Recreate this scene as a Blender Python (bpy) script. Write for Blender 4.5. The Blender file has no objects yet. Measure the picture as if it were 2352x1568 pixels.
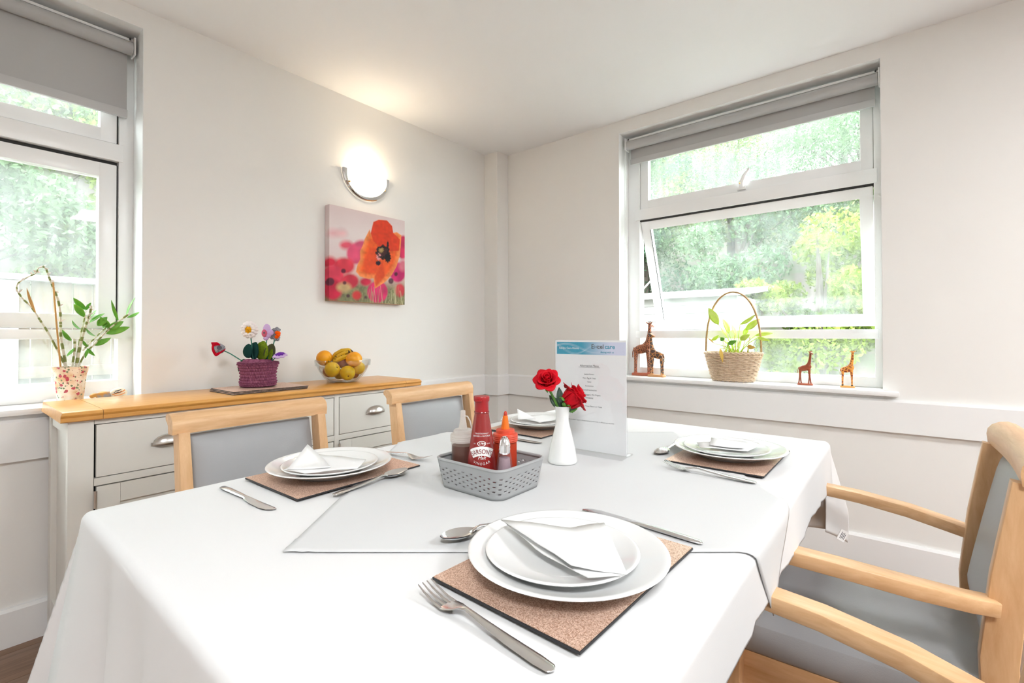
import bpy, bmesh, math, random
import numpy as np
from mathutils import Vector, Matrix, Euler

# ------------------------------------------------------------------ camera, world, exposure
SC = bpy.context.scene
COL = SC.collection
PI = math.pi
FPX, YAW, PITCH, ROLL, ZC, YL, XR, SHV = 1099.59, .6853, .0096, -.0015, 1.0698, 2.3988, 2.7351, .0244
CH = 2.4                                    # ceiling height
_F = Vector((math.cos(PITCH)*math.cos(YAW), math.cos(PITCH)*math.sin(YAW), math.sin(PITCH)))
_r = Vector((math.sin(YAW), -math.cos(YAW), 0)); _u = _r.cross(_F)
_R = _r*math.cos(ROLL) + _u*math.sin(ROLL); _U = -_r*math.sin(ROLL) + _u*math.cos(ROLL)
CAM = Vector((0, 0, ZC))
cd = bpy.data.cameras.new('camera'); cam = bpy.data.objects.new('camera', cd); COL.objects.link(cam)
cd.sensor_width = 36; cd.lens = 36*FPX/2352; cd.shift_y = -SHV*FPX/2352; cd.clip_start = .02; cd.clip_end = 200
cam.matrix_world = Matrix(((_R.x, _U.x, -_F.x, 0), (_R.y, _U.y, -_F.y, 0), (_R.z, _U.z, -_F.z, ZC), (0, 0, 0, 1)))
SC.camera = cam

W = bpy.data.worlds.new('overcast_sky'); SC.world = W; W.use_nodes = True
bg = W.node_tree.nodes['Background']; bg.inputs[0].default_value = (.93, .97, 1, 1); bg.inputs[1].default_value = 6.5
SC.view_settings.view_transform = 'Standard'; SC.view_settings.look = 'None'
SC.view_settings.gamma = 1; SC.view_settings.use_curve_mapping = False
SC.view_settings.exposure = 1.5
SC.cycles.max_bounces = 7; SC.cycles.diffuse_bounces = 4; SC.cycles.transparent_max_bounces = 16
SC.cycles.transmission_bounces = 6; SC.cycles.glossy_bounces = 3
SC.cycles.use_adaptive_sampling = True; SC.cycles.adaptive_threshold = .1; SC.cycles.adaptive_min_samples = 16
SC.cycles.sample_clamp_indirect = 6; SC.cycles.caustics_reflective = False; SC.cycles.caustics_refractive = False
SC.cycles.use_denoising = True

def ray(px, py): return _F + _R*((px-1176)/FPX) + _U*((784-py)/FPX - SHV)
def at(px, py, x=None, y=None, z=None):
    d = ray(px, py)
    t = x/d.x if x is not None else y/d.y if y is not None else (z-ZC)/d.z
    return CAM + d*t

# ------------------------------------------------------------------ materials
def srgb(r, g, b):
    f = lambda c: (c/255/12.92 if c/255 <= .04045 else ((c/255+.055)/1.055)**2.4)
    return (f(r), f(g), f(b))
MATS = {}
def N(nt, t, **kw):
    n = nt.nodes.new(t)
    for k, v in kw.items():
        if k in n.inputs.keys(): n.inputs[k].default_value = v
        else: setattr(n, k, v)
    return n
def mat(name, col, rough=.5, metal=0, spec=.5, var=None, bump=None, trans=0, ior=1.45, emit=None, sub=0, coat=0, stretch=None, alpha=1):
    """var=(scale, colour2, lo, hi): noise mix to a second colour. bump=(scale, strength, distance). stretch: mapping scale."""
    m = bpy.data.materials.new(name); m.use_nodes = True; nt = m.node_tree
    b = nt.nodes['Principled BSDF']
    b.inputs['Base Color'].default_value = (*col, 1); b.inputs['Roughness'].default_value = rough
    b.inputs['Metallic'].default_value = metal; b.inputs['Specular IOR Level'].default_value = spec
    b.inputs['Transmission Weight'].default_value = trans; b.inputs['IOR'].default_value = ior
    b.inputs['Coat Weight'].default_value = coat; b.inputs['Alpha'].default_value = alpha
    if sub:
        b.inputs['Subsurface Weight'].default_value = sub; b.inputs['Subsurface Radius'].default_value = (.01, .01, .01)
    if emit:
        b.inputs['Emission Color'].default_value = (*emit[0], 1); b.inputs['Emission Strength'].default_value = emit[1]
    vec = None
    if var or bump:
        tc = N(nt, 'ShaderNodeTexCoord'); mp = N(nt, 'ShaderNodeMapping')
        if stretch: mp.inputs['Scale'].default_value = stretch
        nt.links.new(tc.outputs['Object'], mp.inputs['Vector']); vec = mp.outputs['Vector']
    if var:
        n = N(nt, 'ShaderNodeTexNoise', Scale=var[0], Detail=5.0, Roughness=.6)
        nt.links.new(vec, n.inputs['Vector'])
        r = N(nt, 'ShaderNodeMapRange'); r.inputs[1].default_value = var[2]; r.inputs[2].default_value = var[3]
        nt.links.new(n.outputs['Fac'], r.inputs[0])
        mx = N(nt, 'ShaderNodeMix', data_type='RGBA'); mx.inputs[6].default_value = (*col, 1); mx.inputs[7].default_value = (*var[1], 1)
        nt.links.new(r.outputs[0], mx.inputs[0]); nt.links.new(mx.outputs[2], b.inputs['Base Color'])
    if bump:
        n = N(nt, 'ShaderNodeTexNoise', Scale=bump[0], Detail=3.0); nt.links.new(vec, n.inputs['Vector'])
        bp = N(nt, 'ShaderNodeBump', Strength=bump[1], Distance=bump[2]); nt.links.new(n.outputs['Fac'], bp.inputs['Height'])
        nt.links.new(bp.outputs['Normal'], b.inputs['Normal'])
    MATS[name] = m
    return m
def attr_mat(name, rough=.6, spec=.3, transl=0):
    m = bpy.data.materials.new(name); m.use_nodes = True; nt = m.node_tree; b = nt.nodes['Principled BSDF']
    a = N(nt, 'ShaderNodeAttribute', attribute_name='col'); nt.links.new(a.outputs['Color'], b.inputs['Base Color'])
    b.inputs['Roughness'].default_value = rough; b.inputs['Specular IOR Level'].default_value = spec
    if transl:
        t = N(nt, 'ShaderNodeBsdfTranslucent'); nt.links.new(a.outputs['Color'], t.inputs['Color'])
        mx = N(nt, 'ShaderNodeMixShader'); mx.inputs[0].default_value = transl
        nt.links.new(b.outputs[0], mx.inputs[1]); nt.links.new(t.outputs[0], mx.inputs[2])
        nt.links.new(mx.outputs[0], nt.nodes['Material Output'].inputs[0])
    MATS[name] = m; return m
def facing(nt, f0, f90):
    """schlick-like reflectance that is the same from both sides of a thin sheet"""
    l = N(nt, 'ShaderNodeLayerWeight', Blend=.5); p = N(nt, 'ShaderNodeMath', operation='POWER'); p.inputs[1].default_value = 4.0
    nt.links.new(l.outputs['Facing'], p.inputs[0]); r = N(nt, 'ShaderNodeMapRange'); r.inputs[3].default_value = f0; r.inputs[4].default_value = f90
    nt.links.new(p.outputs[0], r.inputs[0]); return r
def pane_mat(name, tint, haze, streak):
    """window glass: clear with a fresnel reflection and a film of condensation (fine drops and runs)"""
    m = bpy.data.materials.new(name); m.use_nodes = True; nt = m.node_tree; nt.nodes.remove(nt.nodes['Principled BSDF'])
    tr = N(nt, 'ShaderNodeBsdfTransparent'); tr.inputs[0].default_value = (*tint, 1)
    gl = N(nt, 'ShaderNodeBsdfGlossy'); gl.inputs['Roughness'].default_value = .02
    lw = facing(nt, .04, .75)
    m1 = N(nt, 'ShaderNodeMixShader'); nt.links.new(lw.outputs[0], m1.inputs[0]); nt.links.new(tr.outputs[0], m1.inputs[1]); nt.links.new(gl.outputs[0], m1.inputs[2])
    hz = N(nt, 'ShaderNodeBsdfTranslucent'); hz.inputs[0].default_value = (.9, .95, .93, 1)
    tc = N(nt, 'ShaderNodeTexCoord')
    mp = N(nt, 'ShaderNodeMapping'); mp.inputs['Scale'].default_value = (38, 38, 4); nt.links.new(tc.outputs['Object'], mp.inputs[0])
    n1 = N(nt, 'ShaderNodeTexNoise', Scale=1.0, Detail=4.0); nt.links.new(mp.outputs[0], n1.inputs['Vector'])
    n2 = N(nt, 'ShaderNodeTexNoise', Scale=4.0, Detail=3.0); nt.links.new(tc.outputs['Object'], n2.inputs['Vector'])
    ad = N(nt, 'ShaderNodeMath', operation='MULTIPLY'); nt.links.new(n1.outputs[0], ad.inputs[0]); nt.links.new(n2.outputs[0], ad.inputs[1])
    r = N(nt, 'ShaderNodeMapRange'); r.inputs[1].default_value = .15; r.inputs[2].default_value = .4; r.inputs[3].default_value = haze; r.inputs[4].default_value = streak
    nt.links.new(ad.outputs[0], r.inputs[0])
    m2 = N(nt, 'ShaderNodeMixShader'); nt.links.new(r.outputs[0], m2.inputs[0]); nt.links.new(m1.outputs[0], m2.inputs[1]); nt.links.new(hz.outputs[0], m2.inputs[2])
    nt.links.new(m2.outputs[0], nt.nodes['Material Output'].inputs[0]); MATS[name] = m; return m
def thin_glass(name, tint=(.97, .98, .98), ior=1.45, rough=0.0, body=0.0, bodycol=(1, 1, 1), f0=.03, f90=.55):
    m = bpy.data.materials.new(name); m.use_nodes = True; nt = m.node_tree; nt.nodes.remove(nt.nodes['Principled BSDF'])
    tr = N(nt, 'ShaderNodeBsdfTransparent'); tr.inputs[0].default_value = (*tint, 1)
    gl = N(nt, 'ShaderNodeBsdfGlossy'); gl.inputs['Roughness'].default_value = rough
    lw = facing(nt, f0, f90)
    m1 = N(nt, 'ShaderNodeMixShader'); nt.links.new(lw.outputs[0], m1.inputs[0]); nt.links.new(tr.outputs[0], m1.inputs[1]); nt.links.new(gl.outputs[0], m1.inputs[2])
    out = m1
    if body:
        df = N(nt, 'ShaderNodeBsdfTranslucent'); df.inputs[0].default_value = (*bodycol, 1)
        d2 = N(nt, 'ShaderNodeBsdfDiffuse'); d2.inputs[0].default_value = (*bodycol, 1)
        dm = N(nt, 'ShaderNodeMixShader'); nt.links.new(df.outputs[0], dm.inputs[1]); nt.links.new(d2.outputs[0], dm.inputs[2])
        out = N(nt, 'ShaderNodeMixShader'); out.inputs[0].default_value = body
        nt.links.new(m1.outputs[0], out.inputs[1]); nt.links.new(dm.outputs[0], out.inputs[2])
    nt.links.new(out.outputs[0], nt.nodes['Material Output'].inputs[0]); MATS[name] = m; return m
def wood(name, c1, c2, stretch, rough=.35, scale=3.0, coat=0.2, flecks=None):
    """grain: noise stretched along the board, plus finer lines"""
    m = bpy.data.materials.new(name); m.use_nodes = True; nt = m.node_tree; b = nt.nodes['Principled BSDF']
    tc = N(nt, 'ShaderNodeTexCoord'); mp = N(nt, 'ShaderNodeMapping'); mp.inputs['Scale'].default_value = stretch
    oi = N(nt, 'ShaderNodeObjectInfo'); ml = N(nt, 'ShaderNodeMath', operation='MULTIPLY'); ml.inputs[1].default_value = 13.0
    nt.links.new(oi.outputs['Random'], ml.inputs[0])
    va = N(nt, 'ShaderNodeVectorMath', operation='ADD'); nt.links.new(tc.outputs['Object'], va.inputs[0]); nt.links.new(ml.outputs[0], va.inputs[1])
    nt.links.new(va.outputs[0], mp.inputs[0])
    n1 = N(nt, 'ShaderNodeTexNoise', Scale=scale, Detail=6.0, Roughness=.65, Distortion=.4); nt.links.new(mp.outputs[0], n1.inputs['Vector'])
    r = N(nt, 'ShaderNodeMapRange'); r.inputs[1].default_value = .3; r.inputs[2].default_value = .7; nt.links.new(n1.outputs[0], r.inputs[0])
    mx = N(nt, 'ShaderNodeMix', data_type='RGBA'); mx.inputs[6].default_value = (*c1, 1); mx.inputs[7].default_value = (*c2, 1)
    nt.links.new(r.outputs[0], mx.inputs[0]); nt.links.new(mx.outputs[2], b.inputs['Base Color'])
    b.inputs['Roughness'].default_value = rough; b.inputs['Coat Weight'].default_value = coat; b.inputs['Coat Roughness'].default_value = .25
    MATS[name] = m; return m

mat('wall_paint', (.855, .84, .815), .75, var=(1.5, (.845, .83, .805), .35, .65), bump=(350, .08, .001))
mat('ceiling_paint', (.89, .895, .91), .85, bump=(300, .05, .001))
mat('gloss_white', (.88, .88, .88), .28)
mat('reveal_white', (.90, .905, .90), .5)
mat('upvc', (.92, .925, .925), .22)
mat('dark_gap', (.02, .02, .02), .8)
mat('rubber', (.03, .03, .03), .7)
mat('blind_grey', (.47, .47, .47), .85, bump=(900, .15, .0005))
mat('blind_bar', (.54, .54, .54), .6)
mat('chain', (.8, .82, .8), .4)
mat('cloth_white', (.755, .753, .755), .9, spec=.1, bump=(700, .12, .0005))
mat('cloth_grey', (.655, .66, .665), .9, spec=.1, bump=(800, .15, .0005))
mat('cupboard_paint', (.72, .70, .655), .4)
mat('nickel', (.62, .60, .57), .28, 1)
mat('chrome', (.75, .75, .75), .08, 1)
mat('steel', (.80, .80, .81), .2, 1)
mat('brass', (.75, .5, .2), .25, 1)
mat('vinyl_grey', (.35, .355, .365), .42, bump=(420, .35, .0008))
mat('porcelain', (.78, .785, .78), .12, coat=.3)
mat('napkin_paper', (.82, .82, .82), .95, spec=.1, bump=(200, .1, .0005))
mat('mat_edge', (.018, .018, .02), .5)
mat('basket_grey', (.36, .37, .375), .45)
mat('red_plastic', (.36, .015, .018), .3)
mat('vinegar_red', (.27, .017, .016), .22, coat=.3)
mat('print_white', (.85, .85, .84), .5)
mat('print_dark_red', (.2, .01, .01), .4)
mat('print_black', (.06, .06, .07), .6)
mat('print_grey', (.12, .12, .13), .6)
mat('print_teal', (.02, .3, .45), .5)
mat('paper', (.88, .885, .89), .7)
mat('vase_white', (.82, .83, .82), .15, coat=.4)
mat('rose_red', (.62, .004, .015), .55, spec=.2, var=(40, (.48, .003, .012), .4, .7))
mat('rose_green', (.10, .26, .04), .5)
mat('leaf_dark', (.035, .075, .045), .45)
mat('wicker', (.70, .54, .39), .6, var=(60, (.50, .35, .22), .45, .75))
mat('wicker_handle', (.42, .25, .10), .5, var=(80, (.26, .14, .05), .5, .8))
mat('sill_leaf', (.52, .75, .06), .5, var=(25, (.68, .82, .22), .35, .65), sub=.0)
mat('dry_leaf', (.62, .40, .08), .7)
mat('orchid_leaf', (.10, .34, .03), .4, var=(18, (.24, .55, .06), .4, .7))
mat('cane_pale', (.66, .62, .50), .6)
mat('cane_green', (.20, .23, .06), .55)
mat('bract', (.80, .70, .62), .7)
mat('bamboo_stick', (.55, .29, .08), .6)
mat('soil', (.10, .06, .04), .95, bump=(80, .6, .004))
mat('saucer', (.82, .84, .85), .3)
mat('stone_orange', (.62, .28, .05), .6, var=(22, (.30, .27, .26), .45, .56))
mat('stone_cream', (.78, .66, .50), .6)
mat('paint_orange', (.85, .25, .02), .5)
mat('knit_purple', (.20, .055, .105), .95, spec=.1, var=(90, (.30, .10, .16), .4, .65))
mat('knit_dark_green', (.010, .045, .040), .95, spec=.1)
mat('knit_green', (.02, .10, .055), .95, spec=.1)
mat('knit_lime', (.17, .24, .015), .95, spec=.1, var=(120, (.11, .17, .01), .4, .6))
mat('knit_olive', (.07, .075, .035), .95, spec=.1)
mat('knit_white', (.86, .80, .78), .95, spec=.1)
mat('knit_mustard', (.72, .33, .01), .95, spec=.1)
mat('knit_red', (.52, .003, .02), .95, spec=.1)
mat('knit_grey', (.36, .36, .40), .95, spec=.1, var=(240, (.10, .11, .12), .5, .6))
mat('knit_slate', (.12, .12, .15), .95, spec=.1)
mat('knit_lilac', (.55, .38, .62), .95, spec=.1)
mat('knit_pink', (.60, .12, .19), .95, spec=.1)
mat('knit_violet', (.13, .03, .28), .95, spec=.1)
mat('knit_orange', (.85, .10, .005), .95, spec=.1)
mat('stem_teal', (.05, .22, .16), .8)
mat('orange_peel', (.88, .33, .01), .4, var=(6, (.90, .42, .01), .4, .7), bump=(160, .3, .002))
mat('apple_yellow', (.90, .50, .008), .28, var=(7, (.84, .58, .02), .4, .65))
mat('apple_red', (.28, .035, .025), .3, var=(12, (.36, .11, .04), .45, .7))
mat('banana', (.72, .42, .02), .5, var=(26, (.05, .02, .01), .56, .62), stretch=(1, 1, 1))
mat('fruit_dark', (.05, .03, .01), .8)
mat('glass_shade', (.95, .93, .88), .5, emit=((1, .88, .70), 2.4))
mat('bulb', (1, 1, 1), .5, emit=((1, .82, .6), 12.0))
mat('fill_diffuser', (.95, .95, .95), .6, emit=((1, .97, .93), 3.0))  # glowing face of the added fill panels
mat('fill_frame', (.8, .8, .8), .4)
mat('tag_white', (.84, .84, .84), .8)
mat('wet_ground', (.10, .115, .08), .9, var=(3, (.15, .15, .13), .4, .65))
mat('bank_soil', (.15, .125, .115), .95, var=(2.2, (.09, .12, .06), .45, .65))
mat('fence_white', (.28, .28, .27), .7)
mat('bark', (.06, .05, .04), .9)
mat('sky_roof', (.40, .41, .40), .8)
thin_glass('bowl_glass', (.93, .945, .945), f0=.07, f90=.95)
thin_glass('acrylic', (.992, .995, .997), 1.4)
thin_glass('shaker_glass', (.93, .92, .94), 1.5, .03, .08, (.8, .78, .82))
thin_glass('bottle_clear', (.90, .88, .85), 1.35, .15, .6, (.92, .89, .86))
mat('sauce_brown', (.11, .035, .025), .3, var=(12, (.15, .055, .035), .4, .7))
mat('sauce_red', (.50, .035, .015), .3, coat=.3)
thin_glass('bottle_body', (.93, .92, .90), 1.35, .12, .05, (.86, .80, .75))
thin_glass('bottle_red', (.9, .35, .25), 1.35, .15, .8, (.74, .11, .05))
mat('sauce_orange', (.80, .17, .01), .35)
mat('cap_red', (.66, .075, .035), .35)
mat('salt', (.42, .30, .33), .6)
pane_mat('pane', (.97, 1.0, .985), .04, .085)
pane_mat('pane_open', (.97, 1.0, .985), .016, .045)
pane_mat('pane_wet', (.97, 1.0, .985), .045, .10)
wood('oak', srgb(205, 140, 62), srgb(224, 168, 92), (2.0, 22, 22), .3, 3.0, .35)
wood('beech', srgb(206, 160, 114), srgb(226, 186, 142), (9, 9, 1.6), .38, 6.0, .15)
wood('beech_x', srgb(206, 160, 114), srgb(226, 186, 142), (1.6, 14, 14), .38, 6.0, .15)
wood('beech_y', srgb(206, 160, 114), srgb(226, 186, 142), (14, 1.6, 14), .38, 6.0, .15)
wood('floor_oak', srgb(150, 118, 96), srgb(120, 92, 72), (1.5, 20, 20), .45, 3.0, .1)
wood('fence_wood', srgb(92, 82, 68), srgb(54, 44, 34), (9, 9, .9), .85, 5.0, 0)
attr_mat('print_poppy', .55, .25)
attr_mat('leaf_light', .6, .2, .35)

def glitter(name, c1, c2):
    m = bpy.data.materials.new(name); m.use_nodes = True; nt = m.node_tree; b = nt.nodes['Principled BSDF']
    tc = N(nt, 'ShaderNodeTexCoord')
    v = N(nt, 'ShaderNodeTexVoronoi', Scale=900.0); nt.links.new(tc.outputs['Object'], v.inputs['Vector'])
    mx = N(nt, 'ShaderNodeMix', data_type='RGBA'); mx.inputs[6].default_value = (*c1, 1); mx.inputs[7].default_value = (*c2, 1)
    sp = N(nt, 'ShaderNodeSeparateColor'); nt.links.new(v.outputs['Color'], sp.inputs[0]); nt.links.new(sp.outputs[0], mx.inputs[0])
    nt.links.new(mx.outputs[2], b.inputs['Base Color'])
    b.inputs['Metallic'].default_value = .45; b.inputs['Roughness'].default_value = .4
    bp = N(nt, 'ShaderNodeBump', Strength=.35, Distance=.0004); nt.links.new(sp.outputs[1], bp.inputs['Height']); nt.links.new(bp.outputs[0], b.inputs['Normal'])
    MATS[name] = m
glitter('glitter', srgb(186, 140, 112), srgb(250, 222, 204))
def spotted(name, base, spot, scale, thr, rough=.35):
    m = bpy.data.materials.new(name); m.use_nodes = True; nt = m.node_tree; b = nt.nodes['Principled BSDF']
    tc = N(nt, 'ShaderNodeTexCoord')
    v = N(nt, 'ShaderNodeTexVoronoi', Scale=scale, feature='DISTANCE_TO_EDGE'); nt.links.new(tc.outputs['Object'], v.inputs['Vector'])
    r = N(nt, 'ShaderNodeMapRange'); r.inputs[1].default_value = thr; r.inputs[2].default_value = thr+.05; nt.links.new(v.outputs['Distance'], r.inputs[0])
    mx = N(nt, 'ShaderNodeMix', data_type='RGBA'); mx.inputs[6].default_value = (*base, 1); mx.inputs[7].default_value = (*spot, 1)
    nt.links.new(r.outputs[0], mx.inputs[0]); nt.links.new(mx.outputs[2], b.inputs['Base Color']); b.inputs['Roughness'].default_value = rough
    MATS[name] = m
spotted('giraffe_fine', srgb(176, 104, 70), srgb(72, 38, 28), 110, .10)
spotted('giraffe_dark', srgb(186, 124, 70), srgb(78, 60, 52), 42, .06)
spotted('giraffe_gold', srgb(226, 150, 60), srgb(140, 62, 34), 70, .10)
mat('giraffe_plain', srgb(150, 72, 42), .3, var=(20, srgb(120, 52, 30), .4, .7))
mat('base_red', srgb(172, 92, 66), .4); mat('base_tan', srgb(200, 148, 100), .45); mat('base_gold', srgb(220, 160, 86), .45)
mat('hoof', (.02, .015, .015), .4); mat('muzzle', (.8, .78, .75), .5)
def floral(name):
    """rose-print paper: pink blooms and green leaves scattered on cream"""
    m = bpy.data.materials.new(name); m.use_nodes = True; nt = m.node_tree; b = nt.nodes['Principled BSDF']
    tc = N(nt, 'ShaderNodeTexCoord'); last = None
    base = N(nt, 'ShaderNodeTexNoise', Scale=22.0, Detail=3.0); nt.links.new(tc.outputs['Object'], base.inputs['Vector'])
    mx = N(nt, 'ShaderNodeMix', data_type='RGBA'); mx.inputs[6].default_value = (*srgb(244, 228, 208), 1); mx.inputs[7].default_value = (*srgb(226, 186, 140), 1)
    rr = N(nt, 'ShaderNodeMapRange'); rr.inputs[1].default_value = .42; rr.inputs[2].default_value = .62
    nt.links.new(base.outputs[0], rr.inputs[0]); nt.links.new(rr.outputs[0], mx.inputs[0]); last = mx.outputs[2]
    for sc, rad, c1, c2, off in ((75, .30, srgb(130, 150, 110), srgb(90, 110, 80), .4), (48, .34, srgb(214, 96, 110), srgb(170, 40, 60), 0), (130, .22, srgb(190, 60, 70), srgb(120, 140, 100), 1.3)):
        mp = N(nt, 'ShaderNodeMapping'); mp.inputs['Location'].default_value = (off, off, off); nt.links.new(tc.outputs['Object'], mp.inputs[0])
        v = N(nt, 'ShaderNodeTexVoronoi', Scale=float(sc)); nt.links.new(mp.outputs[0], v.inputs['Vector'])
        n = N(nt, 'ShaderNodeTexNoise', Scale=sc*4.0); nt.links.new(tc.outputs['Object'], n.inputs['Vector'])
        a = N(nt, 'ShaderNodeMath', operation='MULTIPLY_ADD'); a.inputs[1].default_value = .35; nt.links.new(n.outputs[0], a.inputs[0]); nt.links.new(v.outputs['Distance'], a.inputs[2])
        lt = N(nt, 'ShaderNodeMath', operation='LESS_THAN'); lt.inputs[1].default_value = rad+.12; nt.links.new(a.outputs[0], lt.inputs[0])
        cm = N(nt, 'ShaderNodeMix', data_type='RGBA'); cm.inputs[6].default_value = (*c1, 1); cm.inputs[7].default_value = (*c2, 1); nt.links.new(n.outputs[0], cm.inputs[0])
        m2 = N(nt, 'ShaderNodeMix', data_type='RGBA'); nt.links.new(lt.outputs[0], m2.inputs[0]); nt.links.new(last, m2.inputs[6]); nt.links.new(cm.outputs[2], m2.inputs[7]); last = m2.outputs[2]
    nt.links.new(last, b.inputs['Base Color']); b.inputs['Roughness'].default_value = .5; MATS[name] = m
floral('rose_paper')

# ------------------------------------------------------------------ mesh helpers
class MB:
    def __init__(s): s.v = []; s.f = []
    def add(s, vs, fs):
        o = len(s.v); s.v += [tuple(p) for p in vs]; s.f += [tuple(i+o for i in f) for f in fs]; return s
    def box(s, a, b, bev=0, M=None):
        bm = bmesh.new(); bmesh.ops.create_cube(bm, size=1)
        for v in bm.verts: v.co = Vector([(a[i]+b[i])/2 + v.co[i]*(b[i]-a[i]) for i in range(3)])
        if bev: bmesh.ops.bevel(bm, geom=list(bm.edges), offset=bev, segments=2, profile=.7, affect='EDGES')
        if M: bmesh.ops.transform(bm, matrix=M, verts=bm.verts)
        bm.verts.index_update(); s.add([v.co[:] for v in bm.verts], [[v.index for v in f.verts] for f in bm.faces]); bm.free(); return s
    def loft(s, rings, cap=True, close=True):
        n = len(rings[0]); vs = [p for r in rings for p in r]; fs = []
        for i in range(len(rings)-1):
            for j in range(n if close else n-1):
                k = (j+1) % n; fs.append((i*n+j, i*n+k, (i+1)*n+k, (i+1)*n+j))
        if cap and close: fs.append(tuple(range(n))[::-1]); fs.append(tuple((len(rings)-1)*n+j for j in range(n)))
        return s.add(vs, fs)
    def lathe(s, prof, n=32, c=(0, 0, 0), cap0=True, cap1=True, sx=1, sy=1):
        rings = [[(c[0]+r*sx*math.cos(2*PI*j/n), c[1]+r*sy*math.sin(2*PI*j/n), c[2]+z) for j in range(n)] for r, z in prof]
        n0 = len(s.f); s.loft(rings, cap=False)
        o = len(s.v)-len(rings)*n
        if cap0: s.f.append(tuple(o+j for j in range(n))[::-1])
        if cap1: s.f.append(tuple(o+(len(rings)-1)*n+j for j in range(n)))
        return s
    def tube(s, pts, rad, n=8, cap=True, flat=1.0, up=None, sect=None):
        pts = [Vector(p) for p in pts]; m = len(pts)
        rad = [rad]*m if isinstance(rad, (int, float)) else list(rad)
        tn = [(pts[min(i+1, m-1)]-pts[max(i-1, 0)]).normalized() for i in range(m)]
        u = Vector(up) if up else (Vector((0, 0, 1)) if abs(tn[0].z) < .9 else Vector((1, 0, 0)))
        rings = []
        for i in range(m):
            a = (u - tn[i]*u.dot(tn[i]))
            if a.length < 1e-6: a = tn[i].orthogonal()
            a.normalize(); b = tn[i].cross(a)
            if not up: u = a
            if sect: rings.append([pts[i]+b*(x*rad[i])+a*(y*rad[i]) for x, y in sect])
            else: rings.append([pts[i]+b*(rad[i]*math.cos(2*PI*j/n))+a*(rad[i]*flat*math.sin(2*PI*j/n)) for j in range(n)])
        return s.loft(rings, cap=cap)
    def ball(s, c, r, n=12, m=8, M=None):
        r = (r, r, r) if isinstance(r, (int, float)) else r; vs = []; fs = []
        for i in range(1, m):
            t = PI*i/m
            for j in range(n): vs.append(Vector((r[0]*math.sin(t)*math.cos(2*PI*j/n), r[1]*math.sin(t)*math.sin(2*PI*j/n), r[2]*math.cos(t))))
        vs += [Vector((0, 0, r[2])), Vector((0, 0, -r[2]))]; T, B = len(vs)-2, len(vs)-1
        for i in range(m-2):
            for j in range(n): k = (j+1) % n; fs.append((i*n+j, (i+1)*n+j, (i+1)*n+k, i*n+k))
        for j in range(n): k = (j+1) % n; fs.append((T, j, k)); fs.append((B, (m-2)*n+k, (m-2)*n+j))
        if M: vs = [M @ v for v in vs]
        return s.add([v+Vector(c) for v in vs], fs)
    def grid(s, fn, nu, nv):
        vs = [fn(i/nu, j/nv) for i in range(nu+1) for j in range(nv+1)]
        return s.add(vs, [(i*(nv+1)+j, (i+1)*(nv+1)+j, (i+1)*(nv+1)+j+1, i*(nv+1)+j+1) for i in range(nu) for j in range(nv)])
    def poly(s, pts2, z0, z1):
        n = len(pts2); return s.loft([[(x, y, z0) for x, y in pts2], [(x, y, z1) for x, y in pts2]])
    def xf(s, M): s.v = [tuple(M @ Vector(p)) for p in s.v]; return s
    def mesh(s, name, m, smooth=40):
        me = bpy.data.meshes.new(name); me.from_pydata(s.v, [], s.f); me.validate()
        if m: me.materials.append(MATS[m] if isinstance(m, str) else m)
        bm = bmesh.new(); bm.from_mesh(me); bmesh.ops.recalc_face_normals(bm, faces=bm.faces); bm.to_mesh(me); bm.free()
        if smooth: me.shade_smooth(); me.set_sharp_from_angle(angle=math.radians(smooth))
        return me
    def build(s, name, m, parent=None, smooth=40):
        return link(name, s.mesh(name, m, smooth), parent)
def link(name, me, parent=None, loc=None):
    o = bpy.data.objects.new(name, me); COL.objects.link(o)
    if parent: o.parent = parent
    if loc is not None: o.location = loc
    return o
def tag(o, label, cat, group=None):
    o['label'] = label; o['category'] = cat
    if group: o['group'] = group
    return o
def thing(name, label, cat, loc=(0, 0, 0), rotz=0, group=None):
    o = bpy.data.objects.new(name, None); COL.objects.link(o); o.location = loc; o.rotation_euler = (0, 0, rotz); o.empty_display_size = .05
    return tag(o, label, cat, group)
def struct(o): o['kind'] = 'structure'; return o
def dup(root, loc, rotz=0, label=None, group=None):
    r = root.copy(); COL.objects.link(r); r.location = loc; r.rotation_euler = (0, 0, rotz)
    if label: r['label'] = label
    if group: r['group'] = group
    for ch in root.children:
        c = ch.copy(); COL.objects.link(c); c.parent = r
        for g in ch.children:
            d = g.copy(); COL.objects.link(d); d.parent = c
    return r
def fuse(mb, name, m, vox, parent=None, smooth_it=3):
    """overlapping shapes grown into one continuous skin"""
    me = mb.mesh('tmp', None, 0); t = bpy.data.objects.new('tmp', me); COL.objects.link(t)
    r = t.modifiers.new('r', 'REMESH'); r.mode = 'VOXEL'; r.voxel_size = vox; r.use_smooth_shade = True
    if smooth_it: sm = t.modifiers.new('s', 'SMOOTH'); sm.iterations = smooth_it; sm.factor = .5
    dg = bpy.context.evaluated_depsgraph_get(); dg.update()
    out = bpy.data.meshes.new_from_object(t.evaluated_get(dg)); bpy.data.objects.remove(t); bpy.data.meshes.remove(me)
    out.name = name; out.materials.clear(); out.materials.append(MATS[m]); out.shade_smooth()
    return link(name, out, parent)
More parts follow.
